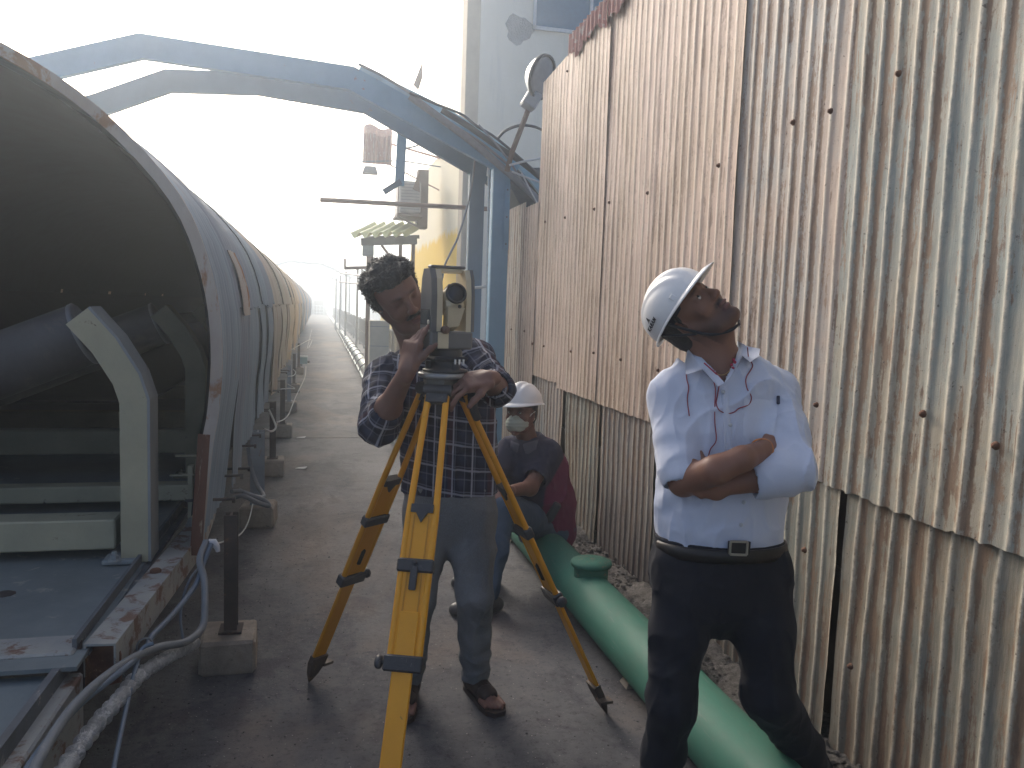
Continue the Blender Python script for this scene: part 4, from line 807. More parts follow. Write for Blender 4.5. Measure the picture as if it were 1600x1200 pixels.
b = MB(); b.lathe(TC+V(0, 0, HZ-.018), (0, 0, 1), [(0, 0), (0.074, 0.0), (0.080, 0.004), (0.080, 0.014), (0.076, 0.018), (0.03, .018), (0, .018)], 40); b.build('head_plate', worn('head_plate', (0.36, 0.36, 0.36), (0.26, 0.26, 0.26), rough=0.35, metal=0.5), tri)
def leg(F, lab, tw):
    rad = nrm(V(F[0]-TC[0], F[1]-TC[1], 0)); H = TC+rad*0.060+V(0, 0, HZ-0.055); ax = nrm(F-H); Lg = np.linalg.norm(F-H)
    s_ = nrm(np.cross(rad, [0, 0, 1.0])); nn = nrm(np.cross(s_, ax))
    if nn @ rad < 0: nn = -nn
    Rm = np.column_stack([s_, nn, ax])
    P = lambda t: H+ax*(t*Lg)
    lg = MB()
    # upper member: two rods that turn into the raised edges of the plank
    def wide(t): return 0.030+0.012*min(1, t/0.30)
    for sg in (-1, 1):
        a = P(0.012)+s_*sg*0.029; m_ = P(0.30)+s_*sg*0.0415; e = P(0.60)+s_*sg*0.0415
        lg.tube([a, m_, e], 0.0105, 12, True)
    lg.box(P(0.445), (0.080, 0.013, 0.31*Lg), Rm); 
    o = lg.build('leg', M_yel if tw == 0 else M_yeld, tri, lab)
    b = MB()   # lower sliding member with raised lips
    c_ = (P(0.50)+P(0.905))/2; Ll = 0.405*Lg
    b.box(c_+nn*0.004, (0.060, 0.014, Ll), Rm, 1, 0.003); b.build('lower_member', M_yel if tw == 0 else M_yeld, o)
    if tw == 0:
        b = MB(); [b.box(P(0.445)+s_*sg*0.0225+nn*0.0075, (0.004, 0.003, 0.30*Lg), Rm) for sg in (-1, 1)]; b.build('edge_groove', M_yeld, o)
    # V shaped black fork where the rods meet the plank
    b = MB(); q_ = [P(0.272)+s_*-0.034, P(0.272)+s_*0.034, P(0.290)+s_*0.034, P(0.290)+s_*0.018, P(0.312), P(0.290)-s_*0.018, P(0.290)-s_*0.034]
    b.prism([p-nn*0.014 for p in q_], nn*0.028); b.build('fork', M_clamp, o)
    # clamps
    b = MB(); b.box(P(0.405), (0.110, 0.034, 0.040), Rm, 1, 0.005); b.box(P(0.432)+nn*0.016, (0.022, 0.010, 0.07), Rm, 1, 0.003); b.lathe(P(.40)+nn*0.017, nn, [(0.007, 0), (0.007, .003), (0, .004)], 10); b.build('clamp', M_clamp, o)
    b = MB(); b.box(P(0.605), (0.114, 0.038, 0.046), Rm, 1, 0.005); b.box(P(.598)+nn*0.0195, (0.022, .003, .010), Rm); b.build('clamp', M_clamp, o)
    b = MB(); c_ = P(0.605); b.cyl(c_+s_*0.05, c_+s_*0.068, 0.006, 10); b.lathe(c_+s_*0.064, s_, [(0, 0), (0.015, 0.0), (0.019, 0.004), (0.019, 0.014), (0.015, 0.018), (0, .018)], 10); b.build('clamp_knob', M_clamp, o)
    if tw: b = MB(); b.box(P(0.53)+nn*0.0, (0.02, 0.030, 0.075), Rm, 1, 0.008); b.build('handle_slot', plain('slot_black', (0.012, 0.012, 0.012), 0.6), o)
    # hinge
    b = MB(); b.cyl(H-s_*0.045, H+s_*0.045, 0.020, 16); b.box(P(0.02), (0.072, 0.026, 0.035), Rm, 1, .004); b.build('hinge', M_clamp, o)
    # pointed metal shoe with a step plate
    b = MB(); sh = []
    for t, hw, ht in ((0.895, 0.034, 0.013), (0.925, 0.034, 0.013), (0.965, 0.020, 0.011), (0.99, 0.007, 0.006), (1.0, 0.002, 0.002)):
        sh.append([P(t)+s_*a_*hw+nn*b_*ht for a_, b_ in ((-1, -1), (1, -1), (1, 1), (-1, 1))])
    vs = [v for r in sh for v in r]; b.add(vs, [(i*4+k, i*4+(k+1) % 4, i*4+4+(k+1) % 4, i*4+4+k) for i in range(4) for k in range(4)]+[(3, 2, 1, 0), (16, 17, 18, 19)])
    b.box(P(0.935)+s_*0.045, (0.045, 0.05, 0.010), np.column_stack([s_, rad, [0, 0, 1]]))
    b.build('shoe', worn('shoe_metal', (0.11, 0.085, 0.07), (0.06, 0.05, 0.045), (0.22, 0.13, 0.08), 0.58, 0.66, spsc=20, rough=0.7, metal=0.3), o)
leg(FN, None, 0); leg(FL, 'far left leg, shade painted in as darker yellow', 1); leg(FR, 'far right leg with painted shade beside the green pipe', 1)
# head casting
toC = nrm(V(*(-FWD[:2]), 0)); rr0 = nrm(V(*RGT[:2], 0))
b = MB()
for k in range(6):
    pass
hx = [TC+V(0, 0, 0)+(0.060+0.008*(k % 2))*(math.cos(k*math.pi/3+.35)*rr0+math.sin(k*math.pi/3+.35)*toC) for k in range(6)]
b.prism([p+V(0, 0, HZ-.085) for p in hx], (0, 0, 0.067)); b.build('head_casting', M_headg, tri)
b = MB(); b.cyl(TC+V(0, 0, HZ-.14), TC+V(0, 0, HZ-.085), 0.018, 16); b.build('centring_screw', M_clamp, tri)
b = MB(); b.tube(catmull([TC+rr0*.075+V(0, 0, HZ-.03), TC+rr0*.095+V(0, 0, HZ-.06), TC+rr0*.105+toC*.02+V(0, 0, HZ-.11), TC+rr0*.12+V(0, 0, HZ-.15)], 4), 0.014, 8); b.build('strap', plain('strap_dark', (0.04, 0.04, 0.045), 0.8), tri)

# ------------------------------------------------------------------ total station
A_ = 24.0; fN = math.cos(R_(A_))*toC+math.sin(R_(A_))*rr0; fR = math.cos(R_(A_))*rr0-math.sin(R_(A_))*toC; fU = V(0, 0, 1)
TR = np.column_stack([fR, fN, fU]); T0 = TC+V(0, 0, HZ)+rr0*.009
def L(x, y, z): return T0+TR@V(x, y, z)
M_dg = worn('station_grey', (0.155, 0.15, 0.145), (0.12, 0.117, 0.113), rough=0.5, bs=0.1)
M_sc = worn('station_cream', (0.60, 0.52, 0.36), (0.54, 0.465, 0.32), (0.3, 0.25, 0.16), 0.68, 0.74, spsc=20, rough=0.42, bs=0.06)
M_trb = worn('tribrach_black', (0.045, 0.045, 0.048), (0.03, 0.03, 0.032), rough=0.45)
ts = root('total_station', 'cream and dark grey surveying instrument with round dark lens, mounted on the yellow tripod', 'surveying instrument', T0)
b = MB(); b.lathe(T0, (0, 0, 1), [(0, 0), (0.070, 0), (0.074, 0.004), (0.074, 0.009), (0.05, 0.013), (0.05, 0.04)], 30)
b.box(T0+V(0, 0, 0.046), (0.115, 0.115, 0.014), TR, 1, 0.005); b.lathe(T0+V(0, 0, .05), (0, 0, 1), [(0.055, 0), (0.055, 0.018), (0.048, 0.03)], 24)
tb = b.build('tribrach', M_trb, ts)
for k in range(3):
    a = k*2.0944+1.2; c_ = T0+0.052*(math.cos(a)*fR+math.sin(a)*fN)+V(0, 0, 0.012); b = MB(); b.cyl(c_, c_+V(0, 0, 0.024), 0.014, 14); b.build('levelling_screw', M_clamp, tb)
b = MB(); [b.cyl(L(0.012+0.014*k, 0.062, 0.03), L(0.012+0.014*k, 0.062, 0.046), 0.0035, 8) for k in range(3)]; b.build('bright_pin', plain('pin_bright', (0.75, 0.75, 0.72), 0.25, 0.5), tb)
Z0 = 0.078
b = MB(); b.box(L(0, 0, Z0+0.028), (0.144, 0.116, 0.058), TR, 0.97, 0.006); b.build('base_housing', M_dg, ts)
b = MB(); b.box(L(-0.030, 0.0595, Z0+0.028), (0.036, 0.004, 0.052), TR, 1, 0.001); b.build('front_badge', M_sc, ts)
# left standard: dark outer shell, tapered towards the top; cream front
def slab(x0, x1, prof): 
    b = MB(); b.prism([L(x0, y_, z_) for y_, z_ in prof], TR@V(x1-x0, 0, 0)); return b
pr = [(-0.056, Z0+.056), (0.056, Z0+.056), (0.056, Z0+.17), (0.048, Z0+.225), (0.030, Z0+.255), (-0.030, Z0+.255), (-0.048, Z0+.225), (-0.056, Z0+.17)]
slab(-0.071, -0.052, pr).build('left_standard', M_dg, ts)
pr2 = [(y_*0.985, z_-(0.002 if z_ > Z0+.2 else 0)) for y_, z_ in pr]
slab(-0.052, -0.033, pr2).build('left_inner_standard', M_sc, ts); slab(0.047, 0.064, pr2).build('right_inner_standard', M_sc, ts); slab(0.064, 0.075, pr).build('right_standard', M_dg, ts)
b = MB(); b.box(L(0.006, 0, Z0+0.250), (0.082, 0.030, 0.016), TR, 1, 0.004); b.build('carry_handle', M_sc, ts)
b = MB(); b.box(L(-0.0035, 0, Z0+0.2615), (0.118, 0.036, 0.010), TR, 1, 0.003); b.build('handle_top', M_dg, ts)
# display panel + keys on the left side, marks
b = MB(); b.box(L(-0.0725, 0, Z0+0.10), (0.006, 0.085, 0.05), TR, 1, 0.002); d_ = b.build('display_panel', plain('display_dark', (0.06, 0.065, 0.06), 0.2), ts)
b = MB(); b.lathe(L(-0.073, 0.040, Z0+0.085), -fR, [(0.0075, 0), (0.0075, .003), (0, .0035)], 14); b.box(L(-0.0735, 0.038, Z0+0.058), (0.003, 0.016, 0.006), TR); b.build('power_key', plain('key_cream', (0.55, 0.5, 0.4), 0.5), ts)
# telescope: rounded cream body tilted up, sight housing and lens
tl = R_(20); tv = math.cos(tl)*fN+math.sin(tl)*fU; tu = math.cos(tl)*fU-math.sin(tl)*fN; c_ = L(0.008, 0, Z0+0.155)
b = MB(); b.tube([c_-tv*0.085, c_-tv*0.07, c_-tv*0.03, c_+tv*0.02, c_+tv*0.055, c_+tv*0.066], [0.018, 0.026, 0.034, 0.036, 0.034, 0.030], 28); tel = b.build('telescope', M_sc, ts)
b = MB(); b.box(c_-tu*0.020+tv*0.025, (0.060, 0.075, 0.058), np.column_stack([fR, tv, tu]), 0.9, 0.012); b.build('sensor_housing', M_sc, tel)
b = MB(); b.prism([c_-tu*0.046+tv*0.062-fR*0.028, c_-tu*0.046+tv*0.062+fR*0.028, c_-tu*0.095+tv*0.025+fR*0.015, c_-tu*0.10+tv*0.02-fR*0.022], -tv*0.05); b.build('lower_housing', M_sc, tel)
b = MB(); b.lathe(c_+tv*0.062, tv, [(0.034, 0), (0.0345, 0.010), (0.030, 0.013), (0.029, 0.008), (0.027, 0.005)], 32); b.build('lens_ring', M_trb, tel)
b = MB(); b.lathe(c_+tv*0.066, tv, [(0.028, 0.0), (0.02, 0.003), (0.01, 0.0045), (0, 0.005)], 28); b.build('lens', plain('lens_glass', (0.02, 0.022, 0.028), 0.06), tel)
b = MB(); b.lathe(c_-tu*0.044+tv*0.066+fR*0.008, tv, [(0.006, 0.0), (0.006, 0.002), (0.0, 0.001)], 12); b.box(c_+tu*0.045-tv*.005, (0.012, 0.05, 0.012), np.column_stack([fR, tv, tu]), 1, .003); b.build('sight', M_trb, tel)
b = MB(); b.lathe(L(-0.028, 0.058, Z0+0.062), fN, [(0.010, 0), (0.013, 0.004), (0.013, 0.022), (0.008, 0.026), (0, .027)], 14); b.build('focus_knob', worn('knob_brown', (0.17, 0.10, 0.07), rough=0.5), ts)
# ------------------------------------------------------------------ smooth-union body modelling on a grid, meshed by surface nets
class Frame:
    def __init__(s, o, x, y, z=None):
        x = nrm(x); y = np.asarray(y, float); y = nrm(y-x*(x @ y)); z = np.cross(x, y)
        s.o = np.array(o, float); s.R = np.column_stack([x, y, z])
    def p(s, *a): return s.o+s.R@V(*a)
def frame_fu(o, fwd, up):              # x = the figure's right, y = forward, z = up
    f = nrm(fwd); u = np.asarray(up, float); u = nrm(u-f*(u @ f)); x = np.cross(f, u); return Frame(o, x, f)
class SDF:
    def __init__(s, h): s.h = h; s.pr = []
    def cone(s, a, b, ra, rb, k=0.02, flat=None, fs=1.0, op='+'):
        a = np.array(a, float); b = np.array(b, float); r = max(ra, rb)*max(1, fs)
        s.pr.append(('c', a, b, ra, rb, k, None if flat is None else nrm(flat), fs, op, np.minimum(a, b)-r, np.maximum(a, b)+r)); return s
    def chain(s, P, R, k=0.02, flat=None, fs=1.0):
        for i in range(len(P)-1): s.cone(P[i], P[i+1], R[i], R[i+1], k, flat, fs)
        return s
    def ell(s, c, r, R=None, k=0.02, op='+'):
        c = np.array(c, float); r = np.array(r, float); R = np.eye(3) if R is None else R; m = float(r.max())
        s.pr.append(('e', c, r, R, None, k, None, 1, op, c-m, c+m)); return s
    def box(s, c, hs, R=None, rr=0.01, k=0.02, op='+'):
        c = np.array(c, float); hs = np.array(hs, float); R = np.eye(3) if R is None else R; m = float(np.linalg.norm(hs))+rr
        s.pr.append(('b', c, hs, R, rr, k, None, 1, op, c-m, c+m)); return s
    def grid(s):
        lo = np.min([p[9] for p in s.pr if p[8] == '+'], 0)-5*s.h; hi = np.max([p[10] for p in s.pr if p[8] == '+'], 0)+5*s.h
        n = np.ceil((hi-lo)/s.h).astype(int)+1; D = np.full(n, 0.06, np.float32)
        ax = [lo[i]+s.h*np.arange(n[i]) for i in range(3)]
        for p in s.pr:
            k = p[5]; mg = k+4*s.h; i0 = np.maximum(((p[9]-mg-lo)/s.h).astype(int), 0); i1 = np.minimum(((p[10]+mg-lo)/s.h).astype(int)+2, n)
            if (i1 <= i0).any(): continue
            sl = tuple(slice(a, b) for a, b in zip(i0, i1))
            X = ax[0][sl[0]][:, None, None]; Y = ax[1][sl[1]][None, :, None]; Z = ax[2][sl[2]][None, None, :]
            if p[0] == 'c':
                _, a, b, ra, rb, k, fl, fs, op, _, _ = p; d = b-a; L2 = float(d @ d)+1e-12
                qx, qy, qz = X-a[0], Y-a[1], Z-a[2]; t = np.clip((qx*d[0]+qy*d[1]+qz*d[2])/L2, 0, 1)
                qx, qy, qz = qx-t*d[0], qy-t*d[1], qz-t*d[2]; q2 = qx*qx+qy*qy+qz*qz; rr = ra+(rb-ra)*t
                if fl is not None:
                    f_ = qx*fl[0]+qy*fl[1]+qz*fl[2]; e2 = q2-f_*f_+(f_/fs)**2; ee = np.sqrt(e2+1e-12); dd = (ee-rr)*np.sqrt(q2+1e-12)/np.maximum(ee, 1e-6); dd = np.where(ee < rr, (ee-rr)*min(1, fs), dd)
                else: dd = np.sqrt(q2)-rr
            elif p[0] == 'e':
                _, c, r, R, _, k, _, _, op, _, _ = p; qx, qy, qz = X-c[0], Y-c[1], Z-c[2]
                u = [(qx*R[0, j]+qy*R[1, j]+qz*R[2, j])/r[j] for j in range(3)]; k0 = np.sqrt(u[0]**2+u[1]**2+u[2]**2)+1e-9
                k1 = np.sqrt((u[0]/r[0])**2+(u[1]/r[1])**2+(u[2]/r[2])**2)+1e-9; dd = k0*(k0-1)/k1
                dd = np.where(k0 < 0.3, -float(r.min())*0.8, dd)
            else:
                _, c, hs, R, rr, k, _, _, op, _, _ = p; qx, qy, qz = X-c[0], Y-c[1], Z-c[2]
                u = [np.abs(qx*R[0, j]+qy*R[1, j]+qz*R[2, j])-hs[j] for j in range(3)]
                dd = np.sqrt(sum(np.maximum(w_, 0)**2 for w_ in u))+np.minimum(np.maximum(np.maximum(u[0], u[1]), u[2]), 0)-rr
            A = D[sl]; B = np.broadcast_to(dd, A.shape)
            if op == '-': B = -B; h_ = np.clip(0.5-0.5*(B-A)/max(k, 1e-5), 0, 1); D[sl] = A+(B-A)*(1-h_)+k*h_*(1-h_)
            else: h_ = np.clip(0.5+0.5*(B-A)/max(k, 1e-5), 0, 1); D[sl] = B*(1-h_)+A*h_-k*h_*(1-h_)
        return D, lo
    def mesh(s, disp=None, dband=0.03, clip=None, smooth=0):
        D, lo = s.grid(); h = s.h
        if disp is not None or clip is not None:
            I = np.argwhere(np.abs(D) < dband); P = lo+I*h; v = D[tuple(I.T)]
            if disp is not None: v = v+disp(P)
            if clip is not None: v = np.maximum(v, clip(P))
            D[tuple(I.T)] = v
            if clip is not None:
                I = np.argwhere(D < -0.5*dband); v = np.maximum(D[tuple(I.T)], clip(lo+I*h)); D[tuple(I.T)] = v
        s.D, s.lo = D, lo
        return surfnet(D, lo, h, smooth)
def surfnet(D, lo, h, smooth=0):
    n = np.array(D.shape)-1; neg = D < 0
    cnt = np.zeros(n, np.int8)
    offs = [(a, b, c) for a in (0, 1) for b in (0, 1) for c in (0, 1)]
    for a, b, c in offs: cnt += neg[a:a+n[0], b:b+n[1], c:c+n[2]]
    act = (cnt > 0) & (cnt < 8); idx = np.full(n, -1, np.int64); I = np.argwhere(act); m = len(I); idx[act] = np.arange(m)
    acc = np.zeros((m, 3)); w_ = np.zeros(m)
    for a in range(3):
        for b, c in ((0, 0), (0, 1), (1, 0), (1, 1)):
            o0 = np.zeros(3, int); o1 = np.zeros(3, int); ax2 = [i for i in range(3) if i != a]
            o0[ax2[0]] = b; o0[ax2[1]] = c; o1[:] = o0; o1[a] = 1
            d0 = D[tuple((I+o0).T)].astype(float); d1 = D[tuple((I+o1).T)].astype(float); cr = (d0 < 0) != (d1 < 0)
            t = np.where(cr, d0/np.where(cr, d0-d1, 1), 0); p = np.tile(o0.astype(float), (m, 1)); p[:, a] = t
            acc += p*cr[:, None]; w_ += cr
    P = lo+h*(I+acc/np.maximum(w_, 1)[:, None]); F = []
    for a in range(3):
        b, c = [(1, 2), (2, 0), (0, 1)][a]; s0 = [slice(1, n[i]) for i in range(3)]; s0[a] = slice(0, n[a]); s1 = list(s0); s1[a] = slice(1, n[a]+1)
        A = neg[tuple(s0)]; B = neg[tuple(s1)]; E = np.argwhere(A != B)
        if not len(E): continue
        base = E.copy()
        for i in range(3):
            if i != a: base[:, i] += 1
        fl = A[tuple(E.T)]
        def g(db, dc):
            q = base.copy(); q[:, b] -= db; q[:, c] -= dc; return idx[tuple(q.T)]
        q = np.stack([g(1, 1), g(0, 1), g(0, 0), g(1, 0)], 1); q[~fl] = q[~fl][:, ::-1]; F.append(q)
    F = np.concatenate(F); F = F[(F >= 0).all(1)]
    for _ in range(smooth):
        S2 = np.zeros_like(P); C2 = np.zeros(m)
        for i in range(4):
            for j in ((i+1) % 4, (i+3) % 4): np.add.at(S2, F[:, i], P[F[:, j]]); np.add.at(C2, F[:, i], 1)
        P = 0.5*P+0.5*S2/np.maximum(C2, 1)[:, None]
    return P, F
def n3(P, f, seed=0):
    """smooth 3-D value noise in -1..1"""
    q = P*f+seed*17.3; i = np.floor(q).astype(np.int64); r = q-i; r = r*r*(3-2*r); out = 0
    for a in (0, 1):
        for b in (0, 1):
            for c in (0, 1):
                hsh = np.sin((i[:, 0]+a)*127.1+(i[:, 1]+b)*311.7+(i[:, 2]+c)*74.7+seed)*43758.5453
                out = out+(hsh-np.floor(hsh))*(r[:, 0] if a else 1-r[:, 0])*(r[:, 1] if b else 1-r[:, 1])*(r[:, 2] if c else 1-r[:, 2])
    return out*2-1
def link(name, P, F, mat, parent=None, attrs=None, label=None):
    me = bpy.data.meshes.new(name); off = origin_of(parent) if parent is not None else np.zeros(3)
    me.vertices.add(len(P)); me.vertices.foreach_set('co', (P-off).astype(np.float32).ravel())
    nf = len(F); me.loops.add(nf*4); me.loops.foreach_set('vertex_index', F.astype(np.int32).ravel())
    me.polygons.add(nf); me.polygons.foreach_set('loop_start', np.arange(0, nf*4, 4, dtype=np.int32))
    me.update(calc_edges=True); me.validate(verbose=False); me.polygons.foreach_set('use_smooth', np.ones(len(me.polygons), bool))
    for k, (typ, arr) in (attrs or {}).items():
        a = me.attributes.new(k, typ, 'POINT'); a.data.foreach_set({'FLOAT': 'value', 'FLOAT_COLOR': 'color', 'FLOAT_VECTOR': 'vector'}[typ], np.asarray(arr, np.float32).ravel())
    o = bpy.data.objects.new(name, me); S.collection.objects.link(o); me.materials.append(mat)
    if parent is not None: o.parent = parent
    if label: o['label'] = label
    return o
# ------------------------------------------------------------------ heads and hands
def add_head(s, H, sc=1.0):
    """H: head frame, origin between the ears, y forward"""
    def e(x, y, z, rx, ry, rz, k=0.015, op='+', rot=None):
        s.ell(H.p(x*sc, y*sc, z*sc), (rx*sc, ry*sc, rz*sc), H.R if rot is None else H.R@rot, k*sc, op)
    e(0, -.012, .040, .075, .095, .086); e(0, .038, .010, .062, .052, .072, .03); e(0, .040, -.045, .054, .046, .062, .03)
    for sg in (-1, 1):
        s.cone(H.p(sg*.060*sc, -.002, -.035*sc), H.p(sg*.042*sc, .040*sc, -.088*sc), .020*sc, .017*sc, .025*sc); s.cone(H.p(sg*.042*sc, .040*sc, -.088*sc), H.p(0, .074*sc, -.104*sc), .017*sc, .016*sc, .02*sc)
        e(sg*.040, .062, -.028, .022, .020, .020, .02); s.cone(H.p(sg*.012*sc, .090*sc, .026*sc), H.p(sg*.042*sc, .074*sc, .024*sc), .0085*sc, .008*sc, .012*sc)
        e(sg*.031, .094, .008, .016, .014, .0095, .010, '-'); e(sg*.031, .0745, .007, .0165, .0150, .0135, .003)
        e(sg*.073, -.008, -.004, .009, .020, .032, .006, '+', rotz(sg*-18)); e(sg*.079, -.002, -.002, .006, .010, .016, .004, '-')
        e(sg*.0125, .101, -.033, .0085, .010, .0075, .006); e(sg*.006, .109, -.0405, .0034, .005, .003, .002, '-')
    s.cone(H.p(0, .088*sc, .016*sc), H.p(0, .108*sc, -.026*sc), .0078*sc, .0112*sc, .010*sc); e(0, .108, -.031, .010, .009, .008, .008)
    for sg in (-1, 1): s.cone(H.p(sg*.018*sc, .0845*sc, .0125*sc), H.p(sg*.044*sc, .0775*sc, .0125*sc), .0052*sc, .0048*sc, .003); s.cone(H.p(sg*.018*sc, .085*sc, -.0012*sc), H.p(sg*.044*sc, .0775*sc, .0005*sc), .0038*sc, .0035*sc, .003)
    e(0, .091, -.0605, .023, .0105, .0062, .006); e(0, .089, -.0745, .019, .010, .0072, .006); e(0, .098, -.0672, .022, .010, .0014, .003, '-')
    e(0, .078, -.100, .020, .015, .017, .014); e(0, .088, -.048, .014, .008, .009, .01)
def add_hand(s, W, d, n, side, curls=(25, 30, 35, 40), thumb=30, sc=1.0, spread=6, bend2=1.0, tout=40):
    """W wrist point, d along the hand, n palm normal (out of the palm), side +1 if the thumb lies towards cross(d,n)"""
    d = nrm(d); n = np.asarray(n, float); n = nrm(n-d*(n @ d)); a = np.cross(d, n)*side
    s.box(W+d*.048*sc, (.034*sc, .040*sc, .007*sc), np.column_stack([a, d, n]), .0085*sc, .012)
    s.cone(W-d*.02*sc, W+d*.02*sc, .024*sc, .026*sc, .02, n, .72)
    L0 = (.046, .050, .046, .036); pts = []
    for i in range(4):
        c0 = W+(d*(.088, .093, .090, .082)[i]+a*(.029-.0195*i))*sc; sp = R_(spread*(1.4-i)); dir_ = nrm(d*math.cos(sp)+a*math.sin(sp)); c = curls[i]; ang = 0; P = [c0]; r = (.0088, .009, .0086, .0076)[i]*sc
        for j, (l, f) in enumerate(((1.0, 1.0), (.62, 1.25*bend2), (.48, .8*bend2))):
            ang += c*f; v = dir_*math.cos(R_(ang))+n*math.sin(R_(ang)); P.append(P[-1]+v*L0[i]*l*sc)
        s.chain(P, [r*1.05, r, r*.93, r*.80], .004); s.cone(c0-dir_*.02*sc, c0, r*1.1, r*1.05, .012); pts.append(P)
    t0 = W+(d*.022+a*.026)*sc; o_ = R_(tout); tv = nrm(a*math.sin(o_)+d*math.cos(o_)+n*.35); t1 = t0+tv*.042*sc; tb = R_(thumb); tv2 = nrm(tv*math.cos(tb)+nrm(d*.8-a*.45+n*.5)*math.sin(tb)); t2 = t1+tv2*.033*sc; t3 = t2+nrm(tv2+n*.25)*.024*sc
    s.chain([t0, t1, t2, t3], [.015*sc, .0115*sc, .0102*sc, .0085*sc], .008); pts.append([t0, t1, t2, t3]); return pts
def eyes(H, parent, look=(0, 0), sc=1.0, lid=0.4):
    M_w = plain('eye_white', (0.62, 0.58, 0.54), 0.2); M_i = plain('iris_dark', (0.02, 0.012, 0.008), 0.1)
    for sg in (-1, 1):
        c = H.p(sg*.031*sc, .0768*sc, .0058*sc); ax = nrm(H.R@V(math.tan(R_(look[0])), 1, math.tan(R_(look[1]))))
        b = MB(); pr = [(0.0128*sc*math.sin(R_(a)), 0.0128*sc*math.cos(R_(a))) for a in range(0, 181, 15)]
        b.lathe(c, ax, pr, 20); o = b.build('eyeball', M_w, parent)
        b = MB(); b.lathe(c, ax, [(0.0062*sc, 0.01135*sc), (0.004*sc, 0.0126*sc), (0, 0.0131*sc)], 16); b.build('iris', M_i, o)
_n = N('skin_dark'); f1 = _n.ramp(_n.noise(14, (1, 1, 1), 6, 0.7), 0.3, 0.7); tn = _n.attr('tone', 'Color')
c_ = _n.mix(_n.math('MULTIPLY', f1, 0.22), tn, (0.30, 0.14, 0.09)); M_skin = _n.fin(c_, 0.5, 0, _n.noise(220, (1, 1, 1), 4, 0.7), 0.25, 0.0015, 0.4)
M_skin.node_tree.nodes['Principled BSDF'].inputs['Subsurface Weight'].default_value = 0.0
def facetone(P, H, base, stubble, lips, brow=(0.015, 0.012, 0.012), stash=1.0, beard=0.5, sc=1.0):
    q = (P-H.o)@H.R/sc; C = np.tile(np.array([*base, 1.0]), (len(P), 1)); x, y, z = q.T
    def paint(m, col): 
        m = np.clip(m, 0, 1)[:, None]; C[:, :3] = C[:, :3]*(1-m)+np.array(col)*m
    near = (np.abs(x) < .12) & (y > -.03) & (np.abs(z) < .15); ns = n3(P, 260, 1)
    paint(near*beard*np.clip(1-np.abs((z+.088)/.045)**2.0, 0, 1)*(y > .0)*(z < -.05), stubble); paint(near*beard*.8*np.clip(1-np.abs(z+.05)/.06, 0, 1)*np.clip((np.abs(x)-.045)/.02, 0, 1)*(y < .06), stubble)
    paint(near*(np.exp(-((z+.0605)/.0055)**2-(x/.024)**4)+np.exp(-((z+.0745)/.0065)**2-(x/.020)**4))*(y > .082), lips)
    paint(near*1.1*np.exp(-((z+.0500+.10*np.abs(x)*.5)/.0075)**4-(x/.030)**6)*(y > .06)*stash*(0.85+.3*ns), brow)
    paint(near*1.1*np.exp(-((z-.0265+.05*(np.abs(x)-.03))/.0052)**2-((np.abs(x)-.031)/.017)**4)*(y > .05)*(0.85+.3*ns), brow)
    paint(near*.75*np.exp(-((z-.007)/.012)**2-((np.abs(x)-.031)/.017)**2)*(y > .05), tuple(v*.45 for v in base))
    return C
# ------------------------------------------------------------------ cloth and helmet helpers
def hit(s, x, y, d0, d1, off=0.0):
    """where the lens ray through photograph pixel x, y meets a modelled garment"""
    st = s.h*0.4; ds = np.arange(d0, d1, st); dr = (x-800)/FPX*RGT-(y-600)/FPX*UPV+FWD; P = EYE+ds[:, None]*dr
    I = np.round((P-s.lo)/s.h).astype(int); ok = (I >= 0).all(1) & (I < np.array(s.D.shape)).all(1); v = np.full(len(ds), 1.0); v[ok] = s.D[tuple(I[ok].T)]
    k = np.argmax(v < 0); 
    if v[k] >= 0: return at(x, y, (d0+d1)/2)
    return P[k]-nrm(dr)*off
def cloth(name, a, b_, rough=0.85, weave=700, sheen=0.0):
    n = N(name); f = n.ramp(n.noise(5, (1, 1, 1), 5, 0.6), 0.3, 0.7); g = n.noise(weave, (1, 1, 1), 2, 0.5)
    c = n.mix(f, a, b_); c = n.mix(n.math('MULTIPLY', n.ramp(g, .4, .6), .18), c, tuple(v*.6 for v in a))
    m = n.fin(c, rough, 0, n.math('ADD', g, n.noise(40, (1, 1, 1), 5, 0.7)), 0.3, 0.002, 0.25); n.b.inputs['Sheen Weight'].default_value = sheen; return m
def folds(amp, f=9, ax=(1, 1, .5), seed=0):
    """soft creases: ridged noise, drawn out along one direction"""
    ax = np.array(ax, float)
    def d(P):
        amp_ = amp*(0.55+0.45*n3(P, 4.3, seed+11)); q = P*ax; q = q+0.03*np.stack([n3(P, 7, seed+5), n3(P, 7, seed+6), n3(P, 7, seed+7)], -1)
        c1 = 1-np.abs(n3(q, f, seed)); c2 = 1-np.abs(n3(q, f*1.9, seed+3)); c3 = 1-np.abs(n3(q, f*3.3, seed+4)); return -amp_*(0.9*(c1**6-.2)+0.55*(c2**6-.2)+0.3*(c3**5-.2)+0.12*n3(q, f*5, seed+8))
    return d
M_helm = worn('helmet_white', (0.78, 0.78, 0.77), (0.72, 0.72, 0.72), (0.5, 0.48, 0.45), 0.72, 0.78, sc=8, spsc=20, rough=0.28, bs=0.02)
M_strap = plain('strap_black', (0.018, 0.02, 0.028), 0.6)
